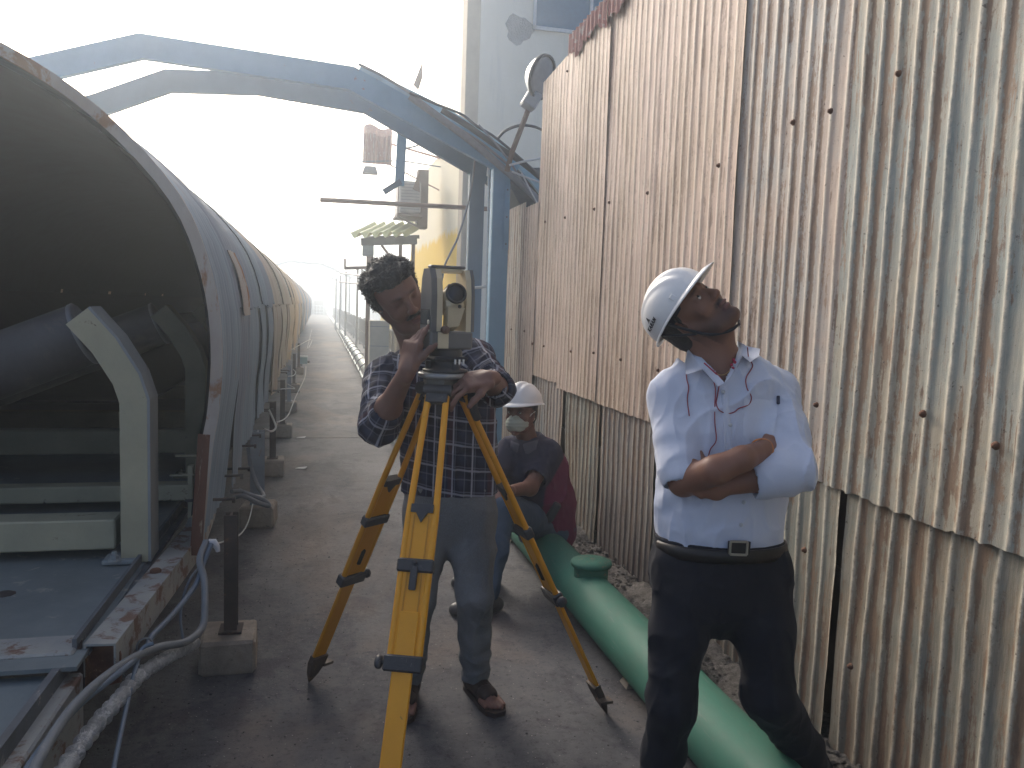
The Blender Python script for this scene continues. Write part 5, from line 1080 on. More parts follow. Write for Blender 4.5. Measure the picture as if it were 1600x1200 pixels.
def helmet(H, par, text=True, sc=1.0, hb=.050):
    rx, ry, rz, z0 = .105*sc, .130*sc, .104*sc, hb*sc; nt_, ns_ = 72, 22; vs = []; fs = []
    def dome(a, t):                 # a around, t 0 at the brim .. 1 at the crown
        ph = t*math.pi/2; x = rx*math.cos(ph)*math.sin(a); y = ry*math.cos(ph)*math.cos(a); z = z0+rz*math.sin(ph)**0.92
        ridge = 0.0
        for x0, w_, h_ in ((0, .018, .0085), (-.042, .011, .005), (.042, .011, .005)): ridge += h_*math.exp(-((x/sc-x0)/w_)**4)*min(1, max(0, (t-.12)*3.2))
        n_ = V(x/rx**2, y/ry**2, (z-z0)/rz**2+1e-4); n_ /= np.linalg.norm(n_); return V(x, y-.008*sc, z)+n_*ridge*sc
    def brim(a):                    # outward reach, droop
        f = max(0, math.cos(a)); return (0.012+0.040*f**2.2)*sc, (0.004+0.012*f**2)*sc
    rows = []
    for j in range(ns_+1):
        rows.append([dome(2*math.pi*k/nt_, (j/ns_)) for k in range(nt_)])
    for j, row in enumerate(rows): vs += [H.p(*p) for p in row]
    fs = [(j*nt_+k, j*nt_+(k+1) % nt_, (j+1)*nt_+(k+1) % nt_, (j+1)*nt_+k) for j in range(ns_) for k in range(nt_)]
    b = MB(); b.add(vs, fs, True)
    vin = [H.p(*(p*V(.965, .965, 1)+V(0, 0, -.004))) for p in [q for row in rows for q in row]]; b.add(vin, [f[::-1] for f in fs], True)
    root_ = b.build('hard_hat', M_helm, par, None)
    b = MB(); vs = []
    for k in range(nt_):
        a = 2*math.pi*k/nt_; p = dome(a, 0); o = nrm(V(math.sin(a)*ry, math.cos(a)*rx, 0)); r_, d_ = brim(a)
        for q in (p+V(0, 0, .002), p+o*r_*.5+V(0, 0, -d_*.25+.001), p+o*r_+V(0, 0, -d_), p+o*r_+V(0, 0, -d_-.0028), p+o*r_*.5+V(0, 0, -d_*.25-.0022), p*V(.96, .96, 1)+V(0, 0, -.002)): vs.append(H.p(*q))
    b.add(vs, [(k*6+j, k*6+(j+1) % 6, ((k+1) % nt_)*6+(j+1) % 6, ((k+1) % nt_)*6+j) for k in range(nt_) for j in range(6)], True); b.build('brim', M_helm, root_)
    b = MB(); band = [H.p(.080*sc*math.sin(a), (.098*math.cos(a)-.010)*sc, (.040+.006*math.cos(a))*sc) for a in np.linspace(0, 2*math.pi, 40)]
    vs = []
    for p in band: vs += [p-H.R[:, 2]*.013, p+H.R[:, 2]*.016]
    b.add(vs, [(i*2, i*2+1, i*2+3, i*2+2) for i in range(39)], True); b.build('headband', M_strap, root_)
    if text:
        # side vent plate and the maker's mark as printed on the shell
        b = MB(); c = dome(R_(52), .10); b.box(H.p(*(c*1.012)), (.016*sc, .004*sc, .020*sc), H.R@rotz(-52), 1, .0015); b.build('slot_cover', plain('slot_white', (0.8, 0.8, 0.79), 0.3), root_)
        a0 = R_(104); c = dome(a0, .22); n_ = nrm(V(c[0]/rx**2, c[1]/ry**2, (c[2]-z0)/rz**2)); tx = nrm(np.cross(V(0, 0, 1), n_)); tx = -tx if (H.R@tx) @ (H.R@V(0, 1, 0)) < 0 else tx; ty = np.cross(n_, tx)
        def textobj(s_, size, off):
            cu = bpy.data.curves.new('logo_text', 'FONT'); cu.body = s_; cu.size = size; cu.extrude = 0.0004; cu.offset = size*.03; cu.align_x = 'CENTER'; cu.space_character = 1.12
            o = bpy.data.objects.new('logo_text', cu); S.collection.objects.link(o); cu.materials.append(M_strap); o.parent = root_
            W = H.R@np.column_stack([tx, ty, n_]); p = H.p(*(c+n_*.0022+ty*off))-origin_of(root_); Mx = Matrix.Identity(4)
            for i in range(3):
                for j in range(3): Mx[i][j] = W[i, j]
                Mx[i][3] = p[i]
            o.matrix_local = Mx; bpy.context.view_layer.update(); me = bpy.data.meshes.new_from_object(o.evaluated_get(bpy.context.evaluated_depsgraph_get())); o2 = bpy.data.objects.new('logo_text', me); S.collection.objects.link(o2); o2.parent = root_; o2.matrix_local = Mx; bpy.data.objects.remove(o); o2.name = 'logo_text'
        textobj('KARAM', .0185*sc, -.010)
        b = MB(); q = [c+n_*.002+tx*x_+ty*y_ for x_, y_ in ((-.006, .010), (.006, .010), (0, .023))]; b.prism([H.p(*p) for p in q], H.R@(n_*.0008))
        q = [c+n_*.002+tx*x_+ty*y_ for x_, y_ in ((-.009, .0075), (.009, .0075), (.009, .0090), (-.009, .0090))]; b.prism([H.p(*p) for p in q], H.R@(n_*.0008)); b.build('logo_mark', M_strap, root_)
    return root_
def hairtufts(H, sd, n, L0, mat, par, msk, seed=5, name='hair_strand', wid=.0016):
    """short curved locks standing on the hair surface, one mesh"""
    rs = np.random.default_rng(seed); b = MB(); P, F = sd; m = [i for i in range(len(P)) if msk(P[i])]
    if not m: return
    for i in rs.choice(m, n):
        p = P[i]; o = nrm(p-H.p(0, -.01, .02)); t = nrm(np.cross(o, rs.normal(size=3))); l = L0*(.5+rs.random()); c_ = rs.normal(size=3)*.5
        q0 = p-o*.003; q1 = p+o*l*.5+t*l*.25; q2 = p+nrm(o*.55+t*.8+c_*.35)*l; s_ = nrm(np.cross(q2-q0, o))*wid
        b.add([q0-s_, q0+s_, q1+s_*.8, q1-s_*.8, q2], [(0, 1, 2, 3), (3, 2, 4)], True)
    return b.build(name, mat, par)
def plane_clip(o, n):
    o = np.array(o, float); n = nrm(n); return lambda P: (P-o) @ n
cR, cU, cT = nrm(V(*RGT)), nrm(V(*UPV)), nrm(-FWD)      # photo right, up, towards the lens
def cv(r, u, t): return nrm(cR*r+cU*u+cT*t)

# ================================================================== man in the white helmet, arms folded, looking up
D3 = 2.30
m3 = root('person', 'man in white helmet and pale blue shirt, arms folded, head tilted back looking up', 'person', (1.28, 2.12, -0.02), None)
H3 = frame_fu(at(1082, 491, 2.275), cv(.25, .66, .70), cv(-.80, .58, -.20))
flat3 = nrm(V(FWD[0], FWD[1], 0))
s = SDF(.0036); add_head(s, H3, .93)
s.cone(at(1118, 582, 2.315), H3.p(0, -.028, -.045), .060, .056, .03); s.ell(at(1130, 588, 2.29), (.05, .04, .05), None, .03)
s.cone(H3.p(0, .02, -.08), at(1130, 575, 2.27), .036, .040, .035)
s.chain([at(1125, 870, D3), at(1125, 790, D3), at(1128, 690, D3), at(1130, 625, D3)], [.15, .14, .155, .14], .05, flat3, .55)
s.cone(at(1050, 612, D3), at(1215, 612, D3), .045, .045, .04)
S1, E1, W1 = at(1047, 615, 2.30), at(1068, 752, 2.185), at(1198, 702, 2.15)
S2, E2, W2 = at(1222, 615, 2.30), at(1236, 735, 2.13), at(1110, 762, 2.14)
s.cone(S1, E1, .045, .042); s.chain([E1, at(1118, 735, 2.085), at(1160, 717, 2.075), W1], [.040, .039, .033, .027], .012); s.cone(S2, E2, .045, .042); s.chain([E2, E2+(W2-E2)*.4, W2], [.044, .039, .025], .010)
add_hand(s, W1, at(1206, 700, 2.45)-W1, cv(0, 0, -1), 1, (18, 20, 22, 24), 20, .95); add_hand(s, W2, at(1070, 735, 2.16)-W2, cv(0, 0, -1), -1, (18, 20, 22, 24), 20, .95)
K1, A1 = at(1049, 1100, 2.255), V(1.0, 2.08, .085); K2, A2 = at(1203, 1088, 2.25), V(1.60, 2.10, .00)
h1, h2 = at(1068, 885, D3), at(1184, 885, D3)
for h_, K, A in ((h1, K1, A1), (h2, K2, A2)): s.chain([h_, K, A], [.075, .048, .036], .03); s.cone(A, A-V(0, 0, .05), .035, .035)
P, F = s.mesh(); C = facetone(P, H3, (0.215, 0.105, 0.070), (0.035, 0.025, 0.024), (0.19, 0.085, 0.08), beard=.75, sc=.93)
link('body', P, F, M_skin, m3, {'tone': ('FLOAT_COLOR', C)}); eyes(H3, m3, (12, 18), .93)
# hair showing under the helmet
s = SDF(.0035); s.ell(H3.p(0, -.020, .033), (.074, .090, .077), H3.R, .01); s.ell(H3.p(0, -.055, -.025), (.065, .055, .055), H3.R, .03)
for sg in (-1, 1): s.cone(H3.p(sg*.071, .012, .02), H3.p(sg*.069, .010, -.022), .010, .006, .01)
P, F = s.mesh(lambda P: -.0015*n3(P, 160, 3), clip=lambda P: np.maximum(np.minimum((P-H3.p(0, .006, 0)) @ nrm(H3.R@V(0, 1, -.35)), .05)*1.0, (P-H3.p(0, 0, .085)) @ H3.R[:, 2]))
M_hair = worn('black_hair', (0.014, 0.012, 0.013), (0.03, 0.028, 0.03), (0.07, 0.065, 0.07), 0.66, 0.74, sc=40, spsc=60, rough=0.55, bs=0.8)
link('hair', P, F, M_hair, m3)
h = helmet(H3, m3, True, .94, .044)
b = MB()
for sg in (-1, 1):
    b.tube(catmull([H3.p(sg*.085, -.015, .045), H3.p(sg*.081, .005, -.02), H3.p(sg*.068, .02, -.075), H3.p(sg*.035, .040, -.113), H3.p(0, .052, -.125)], 6), .0042, 8)
    b.tube(catmull([H3.p(sg*.085, -.06, .045), H3.p(sg*.083, -.03, .0), H3.p(sg*.076, .005, -.045)], 6), .0038, 8)
b.build('chin_strap', M_strap, h)
# shirt
M_sh3 = cloth('shirt_paleblue', (0.54, 0.59, 0.72), (0.60, 0.64, 0.75), .8, 800, .2)
s = SDF(.0042)
s.chain([at(1125, 862, D3), at(1125, 810, D3), at(1126, 770, D3), at(1130, 690, D3), at(1131, 635, D3)], [.170, .172, .166, .182, .170], .05, flat3, .62)
s.chain([at(1052, 612, D3), at(1130, 588, 2.31), at(1215, 610, D3)], [.058, .060, .058], .05)
S1s = at(1046, 622, 2.30); s.chain([S1s, S1s+(E1-S1s)*.5, S1s+(E1-S1s)*.80], [.064, .058, .060], .03); s.cone(S1s+(E1-S1s)*.70, S1s+(E1-S1s)*.88, .064, .068, .01)
E2s = at(1238, 735, 2.13); S2s = at(1214, 622, 2.30); c2 = E2s+(W2-E2s)*.34
s.chain([S2s, S2s+(E2s-S2s)*.5, E2s, E2s+(W2-E2s)*.25, c2], [.064, .060, .058, .056, .055], .03); s.cone(E2s+(W2-E2s)*.20, E2s+(W2-E2s)*.36, .058, .060, .01)
s.cone(at(1120, 585, 2.315), at(1122, 560, 2.315), .066, .062, .03)
s.cone(S1s+(E1-S1s)*.85, S1s+(E1-S1s)*1.3, .049, .056, .003, op='-'); s.cone(c2-(W2-E2s)*.04, c2+(W2-E2s)*.4, .047, .052, .004, op='-')
fd = folds(.016, 7, (1, 1, .55), 2)
def dsp3(P):
    v = fd(P)*(1-.95*np.exp(-((P-(S1s+(E1-S1s)*.84))**2).sum(1)/.085**2))*(1-.95*np.exp(-((P-c2)**2).sum(1)/.085**2))
    for c_, r_, ax_, fq in ((E1, .12, nrm(E1-S1s), 42), (E2s, .13, nrm(W2-E2s), 38), (at(1125, 835, D3), .16, V(0, 0, 1), 30)):
        w_ = np.exp(-((P-c_)**2).sum(1)/r_**2)*(1-np.exp(-((P-(S1s+(E1-S1s)*.86))**2).sum(1)/.07**2))*(1-np.exp(-((P-c2)**2).sum(1)/.07**2)); q = (P-c_) @ ax_+.02*n3(P, 9, 4); v = v-.008*w_*np.sin(q*fq*2.2)*(.5+.5*n3(P, 14, 9))
    return v
nk = [at(1098, 540, 2.2), at(1152, 535, 2.2)]
vdir = (at(1131, 600, 2.2)-EYE)
def clip3(P):                 # hem, and the open V of the collar
    z = at(1125, 862, D3)[2]-P[:, 2]; q = P-H3.o; nb = at(1122, 560, 2.315); top = (P-nb) @ nrm(H3.p(0, -.02, -.03)-nb)-.0
    r_ = np.linalg.norm((P-nb)-((P-nb) @ nrm(H3.p(0, -.02, -.03)-nb))[:, None]*nrm(H3.p(0, -.02, -.03)-nb), axis=1); return np.maximum(z, np.minimum(top, .095-r_))
P, F = s.mesh(dsp3, clip=clip3); 
shs = s
q = (P-EYE); dep = q @ FWD; pxx = 800+FPX*(q @ RGT)/dep; pyy = 600-FPX*(q @ UPV)/dep
# open V: drop faces whose corners lie inside the neck opening on the front
t_ = np.clip((pyy-552)/(600-552), 0, 1); front = dep < D3+.01
inn = front & (pyy < 600) & (pxx > 1092+t_*39) & (pxx < 1153-t_*21) 
inn &= (P[:, 2] > 0)
F = F[~inn[F].all(1)]
link('shirt', P, F, M_sh3, m3)
sh3 = [o for o in bpy.data.objects if o.name.startswith('shirt')][-1]
def hp3(x, y, off=.003): return hit(shs, x, y, 1.95, 2.45, off)
def patch(pts, hf, th, name, mat, par, sub=5):
    """a flat cloth piece laid on the garment: outline pixels -> grid of points on its surface"""
    A, B, C_, D_ = [np.array(p, float) for p in pts]; b = MB(); n_ = sub; vs = []
    for i in range(n_+1):
        for j in range(n_+1):
            u, v = i/n_, j/n_; p = (A*(1-u)+B*u)*(1-v)+(D_*(1-u)+C_*u)*v; e = 1.0 if 0 < i < n_ and 0 < j < n_ else .15; vs.append(hf(p[0], p[1], th*e))
    b.add(vs, [(i*(n_+1)+j, (i+1)*(n_+1)+j, (i+1)*(n_+1)+j+1, i*(n_+1)+j+1) for i in range(n_) for j in range(n_)], True); return b.build(name, mat, par)
M_sh3b = cloth('shirt_paleblue_trim', (0.60, 0.64, 0.75), (0.64, 0.68, 0.78), .8, 800, .2)
# collar: band round the neck and two folded leaves
b = MB()
def leaf(pts, d):
    P_ = [at(x, y, dd) for x, y, dd in pts]; b.prism(P_, nrm(FWD)*.004)
cl = MB()
for pts in ([(1074, 549, 2.262), (1078, 543, 2.30), (1100, 562, 2.235), (1132, 598, 2.158), (1122, 604, 2.152), (1098, 577, 2.185), (1079, 583, 2.19), (1072, 585, 2.20), (1071, 566, 2.235)],
            [(1153, 533, 2.30), (1168, 541, 2.275), (1188, 545, 2.28), (1186, 556, 2.24), (1172, 566, 2.20), (1160, 556, 2.195), (1142, 588, 2.160), (1132, 598, 2.155), (1150, 560, 2.21), (1153, 545, 2.25)]):
    P_ = [at(*p) for p in pts]; c_ = sum(P_)/len(P_)+cT*.006; n_ = len(P_)
    cl.add(P_+[c_]+[p-cT*.004 for p in P_], [(i, (i+1) % n_, n_) for i in range(n_)]+[(i, (i+1) % n_, n_+1+(i+1) % n_, n_+1+i) for i in range(n_)], True)
cl.build('collar', M_sh3b, sh3)
patch([(1126, 604), (1137, 602), (1148, 742), (1134, 742)], hp3, .004, 'placket', M_sh3b, sh3, 14)
patch([(1162, 622), (1217, 626), (1208, 690), (1160, 688)], hp3, .0045, 'chest_pocket', M_sh3b, sh3, 8)
for (x, y) in ((1130, 612), (1141, 664), (1162, 785), (1158, 820)):
    c_ = hp3(x, y, .006); b = MB(); b.lathe(c_, cT, [(.0055, -.001), (.0055, .001), (.004, .002), (.0, .0015)], 12); b.build('button', plain('button_pale', (0.5, 0.52, 0.55), 0.3), sh3)
c_ = hp3(1216, 626, .008); b = MB(); b.bar(c_-cU*.01, c_+cU*.014, .009, .006, tuple(cT), .002); b.build('pen_clip', plain('pen_dark', (0.05, 0.05, 0.08), 0.25, .6), sh3)
# earphone wire and neckline red bits
M_red = plain('wire_red', (0.30, 0.035, 0.055), 0.4)
b = MB(); b.tube(catmull([hp3(x, y, .004) for x, y in [(1072, 578), (1073, 592), (1076, 606), (1074, 624), (1077, 650)]], 6), .0016, 6)
b.tube(catmull([hp3(x, y, .004) for x, y in [(1168, 543), (1170, 560), (1176, 572), (1166, 590), (1167, 606), (1174, 620), (1170, 632), (1155, 638), (1147, 644), (1136, 646), (1124, 641), (1119, 630), (1121, 618), (1124, 600)]], 6), .0016, 6)
b.tube(catmull([hp3(x, y, .004) for x, y in [(1114, 590), (1118, 610), (1117, 630), (1117, 660), (1119, 688), (1110, 702), (1106, 718)]], 6), .0016, 6); b.build('earphone_wire', M_red, m3)
b = MB()
for k, (x, y) in enumerate([(1146, 562), (1143, 570), (1148, 566), (1145, 575)]): b.lathe(at(x, y, 2.19), cT, [(0, -.003), (.004, -.0015), (.0045, .0015), (0, .0035)], 8)
b.tube([at(x, y, 2.185) for x, y in [(1100, 567), (1108, 574), (1118, 583), (1127, 592)]], .0022, 6)
b.build('red_thread', plain('red_bead', (0.42, 0.03, 0.07), 0.4), m3)
b = MB(); b.tube(catmull([at(1118, 583, 2.19), at(1126, 586, 2.18), at(1134, 584, 2.18), at(1142, 577, 2.19)], 5), .0010, 6); b.build('neck_chain', plain('gold', (0.6, 0.4, 0.15), 0.3, 0.9), m3)
ax = nrm(W1-at(1160, 717, 2.075)); c_ = W1-ax*.022; u_ = nrm(np.cross(ax, cT)); v_ = np.cross(ax, u_); b = MB(); b.tube([c_+(u_*math.cos(a)+v_*math.sin(a))*.0325+ax*.006*math.sin(a*2) for a in np.linspace(0, 6.28, 26)], .0028, 6, False); b.build('bracelet', plain('copper', (0.55, 0.22, 0.08), 0.35, 0.7), m3)
# trousers
M_tr3 = cloth('trousers_navy', (0.011, 0.012, 0.018), (0.017, 0.018, 0.026), .85, 900, .05)
s = SDF(.005)
s.chain([at(1125, 845, D3), at(1127, 900, D3)], [.178, .180], .04, flat3, .66); s.cone(at(1105, 880, D3), at(1152, 880, D3), .080, .080, .05)
s.chain([h1, h1+(K1-h1)*.5, K1, K1+(A1-K1)*.5, A1-V(0, 0, .03)], [.086, .077, .065, .058, .060], .035); s.chain([h2, h2+(K2-h2)*.5, K2, K2+(A2-K2)*.5, A2-V(0, 0, .03)], [.089, .081, .067, .060, .060], .035)
s.ell(at(1218, 893, 2.27), (.028, .04, .045), None, .03); s.ell(at(1034, 890, 2.28), (.02, .04, .05), None, .03)
fd2 = folds(.017, 7, (1, 1, .6), 12); zc = at(1125, 838, D3)[2]
def dspt(P):
    v = fd2(P)
    for K in (K1, K2): w_ = np.exp(-((P-K)**2).sum(1)/.16**2); v = v-.006*w_*np.sin((P[:, 2]-K[2]+.07*n3(P, 5, 2)+.3*(P@rr0))*50)*n3(P, 9, 6)
    for A in (A1, A2): w_ = np.exp(-((P-A)**2).sum(1)/.14**2); v = v-.004*w_*np.sin((P[:, 2]+.05*n3(P, 6, 2))*75)*(.4+.6*n3(P, 11, 6))
    return v
P, F = s.mesh(dspt, clip=lambda P: P[:, 2]-zc); link('trousers', P, F, M_tr3, m3); trs = s
# belt + buckle
bc = at(1126, 853, D3); b = MB(); vs = []; nb_ = 72
for k in range(nb_):
    a = 2*math.pi*k/nb_; o = rr0*math.cos(a)*.186+flat3*math.sin(a)*.128
    z = -.006*math.sin(a)*1.0+.004*math.cos(a)
    o = o*(1.0)
    for r_, dz in ((.97, -.019), (1.0, -.019), (1.012, 0), (1.0, .019), (.97, .019)): vs.append(bc+o*r_+V(0, 0, dz+z))
b.add(vs, [(k*5+j, k*5+(j+1) % 5, ((k+1) % nb_)*5+(j+1) % 5, ((k+1) % nb_)*5+j) for k in range(nb_) for j in range(5)], True); bl = b.build('belt', worn('belt_leather', (0.022, 0.019, 0.018), (0.012, 0.011, 0.011), rough=0.4), m3)
bq = at(1153, 856, 2.165); b = MB(); b.box(bq+flat3*.004+rr0*.004, (.060, .006, .034), np.column_stack([rr0, flat3, [0, 0, 1]])); b.build('belt_tongue', worn('belt_leather', (0.02,)*3), bl); b = MB()

for a_, e_ in (((-.021, .017), (.025, .017)), ((-.021, -.019), (.025, -.019)), ((-.021, -.019), (-.021, .017)), ((.025, -.019), (.025, .017))):
    b.bar(bq+rr0*a_[0]+V(0, 0, a_[1]), bq+rr0*e_[0]+V(0, 0, e_[1]), .0065, .005, tuple(flat3), .001)
b.build('buckle', plain('buckle_metal', (0.42, 0.38, 0.32), 0.3, 0.8), bl)
# shoes
M_shoe = worn('shoe_black', (0.02, 0.018, 0.018), (0.03, 0.027, 0.025), rough=0.45)
def shoe(A, d, par, mat=None, z0=0.0, nm='shoe', L_=.27):
    d = nrm(V(d[0], d[1], 0)); s_ = nrm(np.cross(d, [0, 0, 1.0])); s = SDF(.005); b0 = V(A[0], A[1], z0)
    s.cone(b0-d*.05+V(0, 0, .035), b0+d*.03+V(0, 0, .045), .036, .040, .03); s.cone(b0+d*.03+V(0, 0, .038), b0+d*(L_-.10)+V(0, 0, .024), .040, .030, .03); s.ell(b0+d*(L_-.13)+V(0, 0, .026), (.055, .046, .028), np.column_stack([d, s_, [0, 0, 1]]), .03)
    s.cone(b0-d*.01+V(0, 0, .06), b0-d*.01+V(0, 0, .10), .036, .036, .03)
    P, F = s.mesh(clip=lambda P: z0+.004-P[:, 2]); return link(nm, P, F, mat or M_shoe, par)
shoe(A1, (-.3, -1), m3); shoe(A2, (.25, -1), m3, z0=-.085)
# ================================================================== surveyor bending to the instrument
D1 = 2.98
m1 = root('person', 'man in dark checked shirt and grey jeans bending to the surveying instrument', 'person', (0.50, 2.99, 0.0))
H1 = frame_fu(at(621, 464, 2.84), cv(.50, -.28, .82), cv(-.40, .85, .45))
fl1 = nrm(V(FWD[0], FWD[1], 0))
s = SDF(.0036); add_head(s, H1, 1.04)
s.cone(at(658, 556, 3.0), H1.p(0, -.03, -.05), .058, .056, .04); s.cone(at(664, 556, 2.93), H1.p(0, .02, -.08), .040, .034, .04)
s.chain([at(700, 770, D1), at(698, 680, D1), at(690, 610, D1), at(682, 575, 2.97)], [.14, .14, .15, .13], .05, fl1, .55)
S1, E1, W1 = at(602, 585, 2.95), at(594, 662, 2.76), at(637, 578, 2.565)
S2, E2, W2 = at(742, 562, 2.98), at(778, 607, 2.80), at(764, 592, 2.62)
s.cone(at(610, 580, 2.96), at(745, 562, 2.97), .04, .04, .04)
s.cone(S1, E1, .045, .040); s.chain([E1, E1+(W1-E1)*.3, W1], [.041, .041, .026], .03); s.cone(S2, E2, .045, .040); s.chain([E2, W2], [.040, .027], .03)
add_hand(s, W1, cv(.22, 1, .05), cv(.75, .0, -.66), -1, (12, 26, 34, 40), 20, .98, 5, 1.0, 35)
add_hand(s, W2, cv(-.85, -.15, .45), cv(-.30, -.80, -.45), 1, (26, 30, 34, 38), 25, 1.0, 9)
h1, h2 = at(668, 800, D1), at(736, 800, D1); K1, K2 = at(652, 935, 2.93), at(742, 930, 2.93); A1, A2 = onp('Z', .10, 640, 1052), onp('Z', .10, 744, 1046)
for h_, K, A in ((h1, K1, A1), (h2, K2, A2)): s.chain([h_, K, A], [.07, .046, .036], .03)
fd_ = [nrm(V(-.25, -1, 0)), nrm(V(.28, -1, 0))]
for A, d in ((A1, fd_[0]), (A2, fd_[1])):            # bare feet with toes, in sandals
    s_ = nrm(np.cross(d, [0, 0, 1.0])); b0 = V(A[0], A[1], 0); s.cone(A, b0-d*.02+V(0, 0, .045), .036, .032, .03); s.cone(b0-d*.03+V(0, 0, .045), b0+d*.12+V(0, 0, .034), .030, .026, .03, [0, 0, 1], .8)
    for i in range(5): c_ = b0+s_*(.034-.017*i)*(1 if A is A1 else -1)*-1; s.cone(c_+d*.11+V(0, 0, .032), c_+d*(.165, .178, .172, .162, .150)[4-i if A is A2 else i]+V(0, 0, .027), .011, .009, .006)
P, F = s.mesh(); C = facetone(P, H1, (0.17, 0.088, 0.068), (0.05, 0.035, 0.033), (0.16, 0.07, 0.07), beard=.35, sc=1.04, stash=1.3)
link('body', P, F, M_skin, m1, {'tone': ('FLOAT_COLOR', C)})
# moustache
s = SDF(.0025); 
for sg in (-1, 1): s.chain([H1.p(0, .103, -.049), H1.p(sg*.016, .100, -.051), H1.p(sg*.031, .088, -.060)], [.0062, .0062, .003], .006)
P, F = s.mesh(lambda P: -.0012*n3(P, 300, 3)); link('moustache', P, F, M_hair, m1)
# thick wavy hair
M_hair1 = worn('hair_wavy', (0.022, 0.023, 0.027), (0.05, 0.052, 0.058), (0.10, 0.105, 0.115), 0.64, 0.74, sc=30, spsc=50, rough=0.5, bs=1.0)
s = SDF(.0036); s.ell(H1.p(0, -.022, .040), (.088, .104, .086), H1.R, .01); s.ell(H1.p(0, -.062, -.012), (.076, .058, .072), H1.R, .03)
for c_, r_ in (((.0, .060, .090), .038), ((.045, .045, .088), .036), ((-.045, .045, .088), .036), ((.02, .0, .112), .036), ((-.03, -.01, .110), .038), ((-.068, .0, .080), .034), ((.068, .0, .076), .034), ((0, -.06, .10), .042), ((.05, -.06, .075), .040), ((-.06, -.06, .07), .040)): s.ell(H1.p(*c_), (r_*.85,)*3, None, .02)
for sg in (-1, 1): s.cone(H1.p(sg*.074, .012, .03), H1.p(sg*.072, .012, -.018), .012, .007, .01)
def hd(P): return -.0045*(1-2*np.abs(n3(P, 42, 3)))-.0035*(1-2*np.abs(n3(P+0.01*n3(P, 20, 2)[:, None], 95, 5)))-.0015*n3(P, 230, 7)
def hc(P):
    q = (P-H1.o)@H1.R; return np.minimum(np.maximum(q[:, 1]-.030+.25*np.abs(q[:, 0]), 0.088+.10*np.abs(q[:, 0])-.05*n3(P, 30, 2)*.2-q[:, 2]-(q[:, 1]-.05)*.35), np.maximum(q[:, 1]-.012, -q[:, 2]*0-1)) if False else np.where(q[:, 1] > .012, np.minimum(q[:, 1]-.012, .072+.006*n3(P, 60, 2)-q[:, 2]+.0), -.02)
P, F = s.mesh(hd, clip=hc); hr1 = link('hair', P, F, M_hair1, m1)
hairtufts(H1, (P, F), 2600, .011, M_hair1, hr1, lambda p: ((p-H1.o) @ H1.R[:, 2]) > -.03, 5)
# checked shirt: warp and weft coordinates travel with the torso and with each sleeve
_n = N('checked_shirt'); ua = _n.attr('weave', 'Vector'); sp_ = _n.n('SeparateXYZ'); _n.t.links.new(ua, sp_.inputs[0])
def stripes(v, per, w0, ph=0.0):
    m = _n.math('FRACT', _n.math('ADD', _n.math('MULTIPLY', v, 1/per), ph)); d = _n.math('ABSOLUTE', _n.math('SUBTRACT', m, 0.5)); return _n.ramp(d, w0*.5/per, w0*1.1/per, True)
X_, Y_ = sp_.outputs[0], sp_.outputs[1]
c_ = _n.mix(_n.math('MULTIPLY', stripes(X_, .088, .036, .0), .65), (0.040, 0.048, 0.085), (0.016, 0.016, 0.026)); c_ = _n.mix(_n.math('MULTIPLY', stripes(Y_, .088, .036, .0), .55), c_, (0.018, 0.017, 0.026))
c_ = _n.mix(_n.math('MULTIPLY', stripes(X_, .176, .016, .3), .4), c_, (0.10, 0.035, 0.045)); c_ = _n.mix(_n.math('MULTIPLY', stripes(X_, .044, .0028, .25), .35), c_, (0.22, 0.24, 0.30)); c_ = _n.mix(_n.math('MULTIPLY', stripes(Y_, .044, .0028, .25), .35), c_, (0.22, 0.24, 0.30))
c_ = _n.mix(_n.math('MULTIPLY', stripes(X_, .088, .0045, .0), .85), c_, (0.34, 0.35, 0.40)); c_ = _n.mix(_n.math('MULTIPLY', stripes(Y_, .088, .0045, .0), .75), c_, (0.30, 0.31, 0.36))
M_chk = _n.fin(c_, .85, 0, _n.noise(500, (1, 1, 1), 2), .25, .0015, .2)
s = SDF(.0042)
s.chain([at(702, 775, D1), at(700, 700, D1), at(696, 640, D1), at(688, 598, D1), at(680, 578, 2.97)], [.176, .170, .178, .178, .150], .05, fl1, .64)
s.chain([at(604, 583, 2.95), at(662, 556, 2.99), at(748, 560, 2.98)], [.060, .062, .060], .05)
S1s = at(598, 592, 2.95); E1s = at(592, 664, 2.76)
s.chain([S1s, S1s+(E1s-S1s)*.5, E1s], [.068, .064, .062], .03); f1 = E1s+(W1-E1s)*.20; s.cone(E1s, f1, .062, .060, .02)
s.chain([S2, S2+(E2-S2)*.5, E2, E2+(W2-E2)*.30], [.064, .056, .050, .048], .03)
s.cone(E1s+(W1-E1s)*.10, W1, .046, .052, .004, op='-'); s.cone(E2+(W2-E2)*.2, W2+(W2-E2)*.3, .044, .046, .004, op='-')
fd3 = folds(.018, 8, (1, 1, .6), 22)
def dsp1(P):
    v = fd3(P)
    for c_, r_, ax_, fq in ((E1s, .12, nrm(W1-S1s), 95), (E2, .12, nrm(E2-S2), 90)):
        w_ = np.exp(-((P-c_)**2).sum(1)/r_**2); v = v-.007*w_*np.sin(((P-c_) @ ax_+.02*n3(P, 9, 4))*fq)*(.6+.4*n3(P, 14, 9))
    return v
nb = at(655, 548, 2.995); zc1 = at(700, 768, D1)[2]
P, F = s.mesh(dsp1, clip=lambda P: np.maximum(np.minimum((P-nb) @ nrm(H1.o-nb)-.018, .095-np.linalg.norm(np.cross(P-nb, nrm(H1.o-nb)), axis=1)), zc1-P[:, 2]+.008*n3(P, 8, 3)))
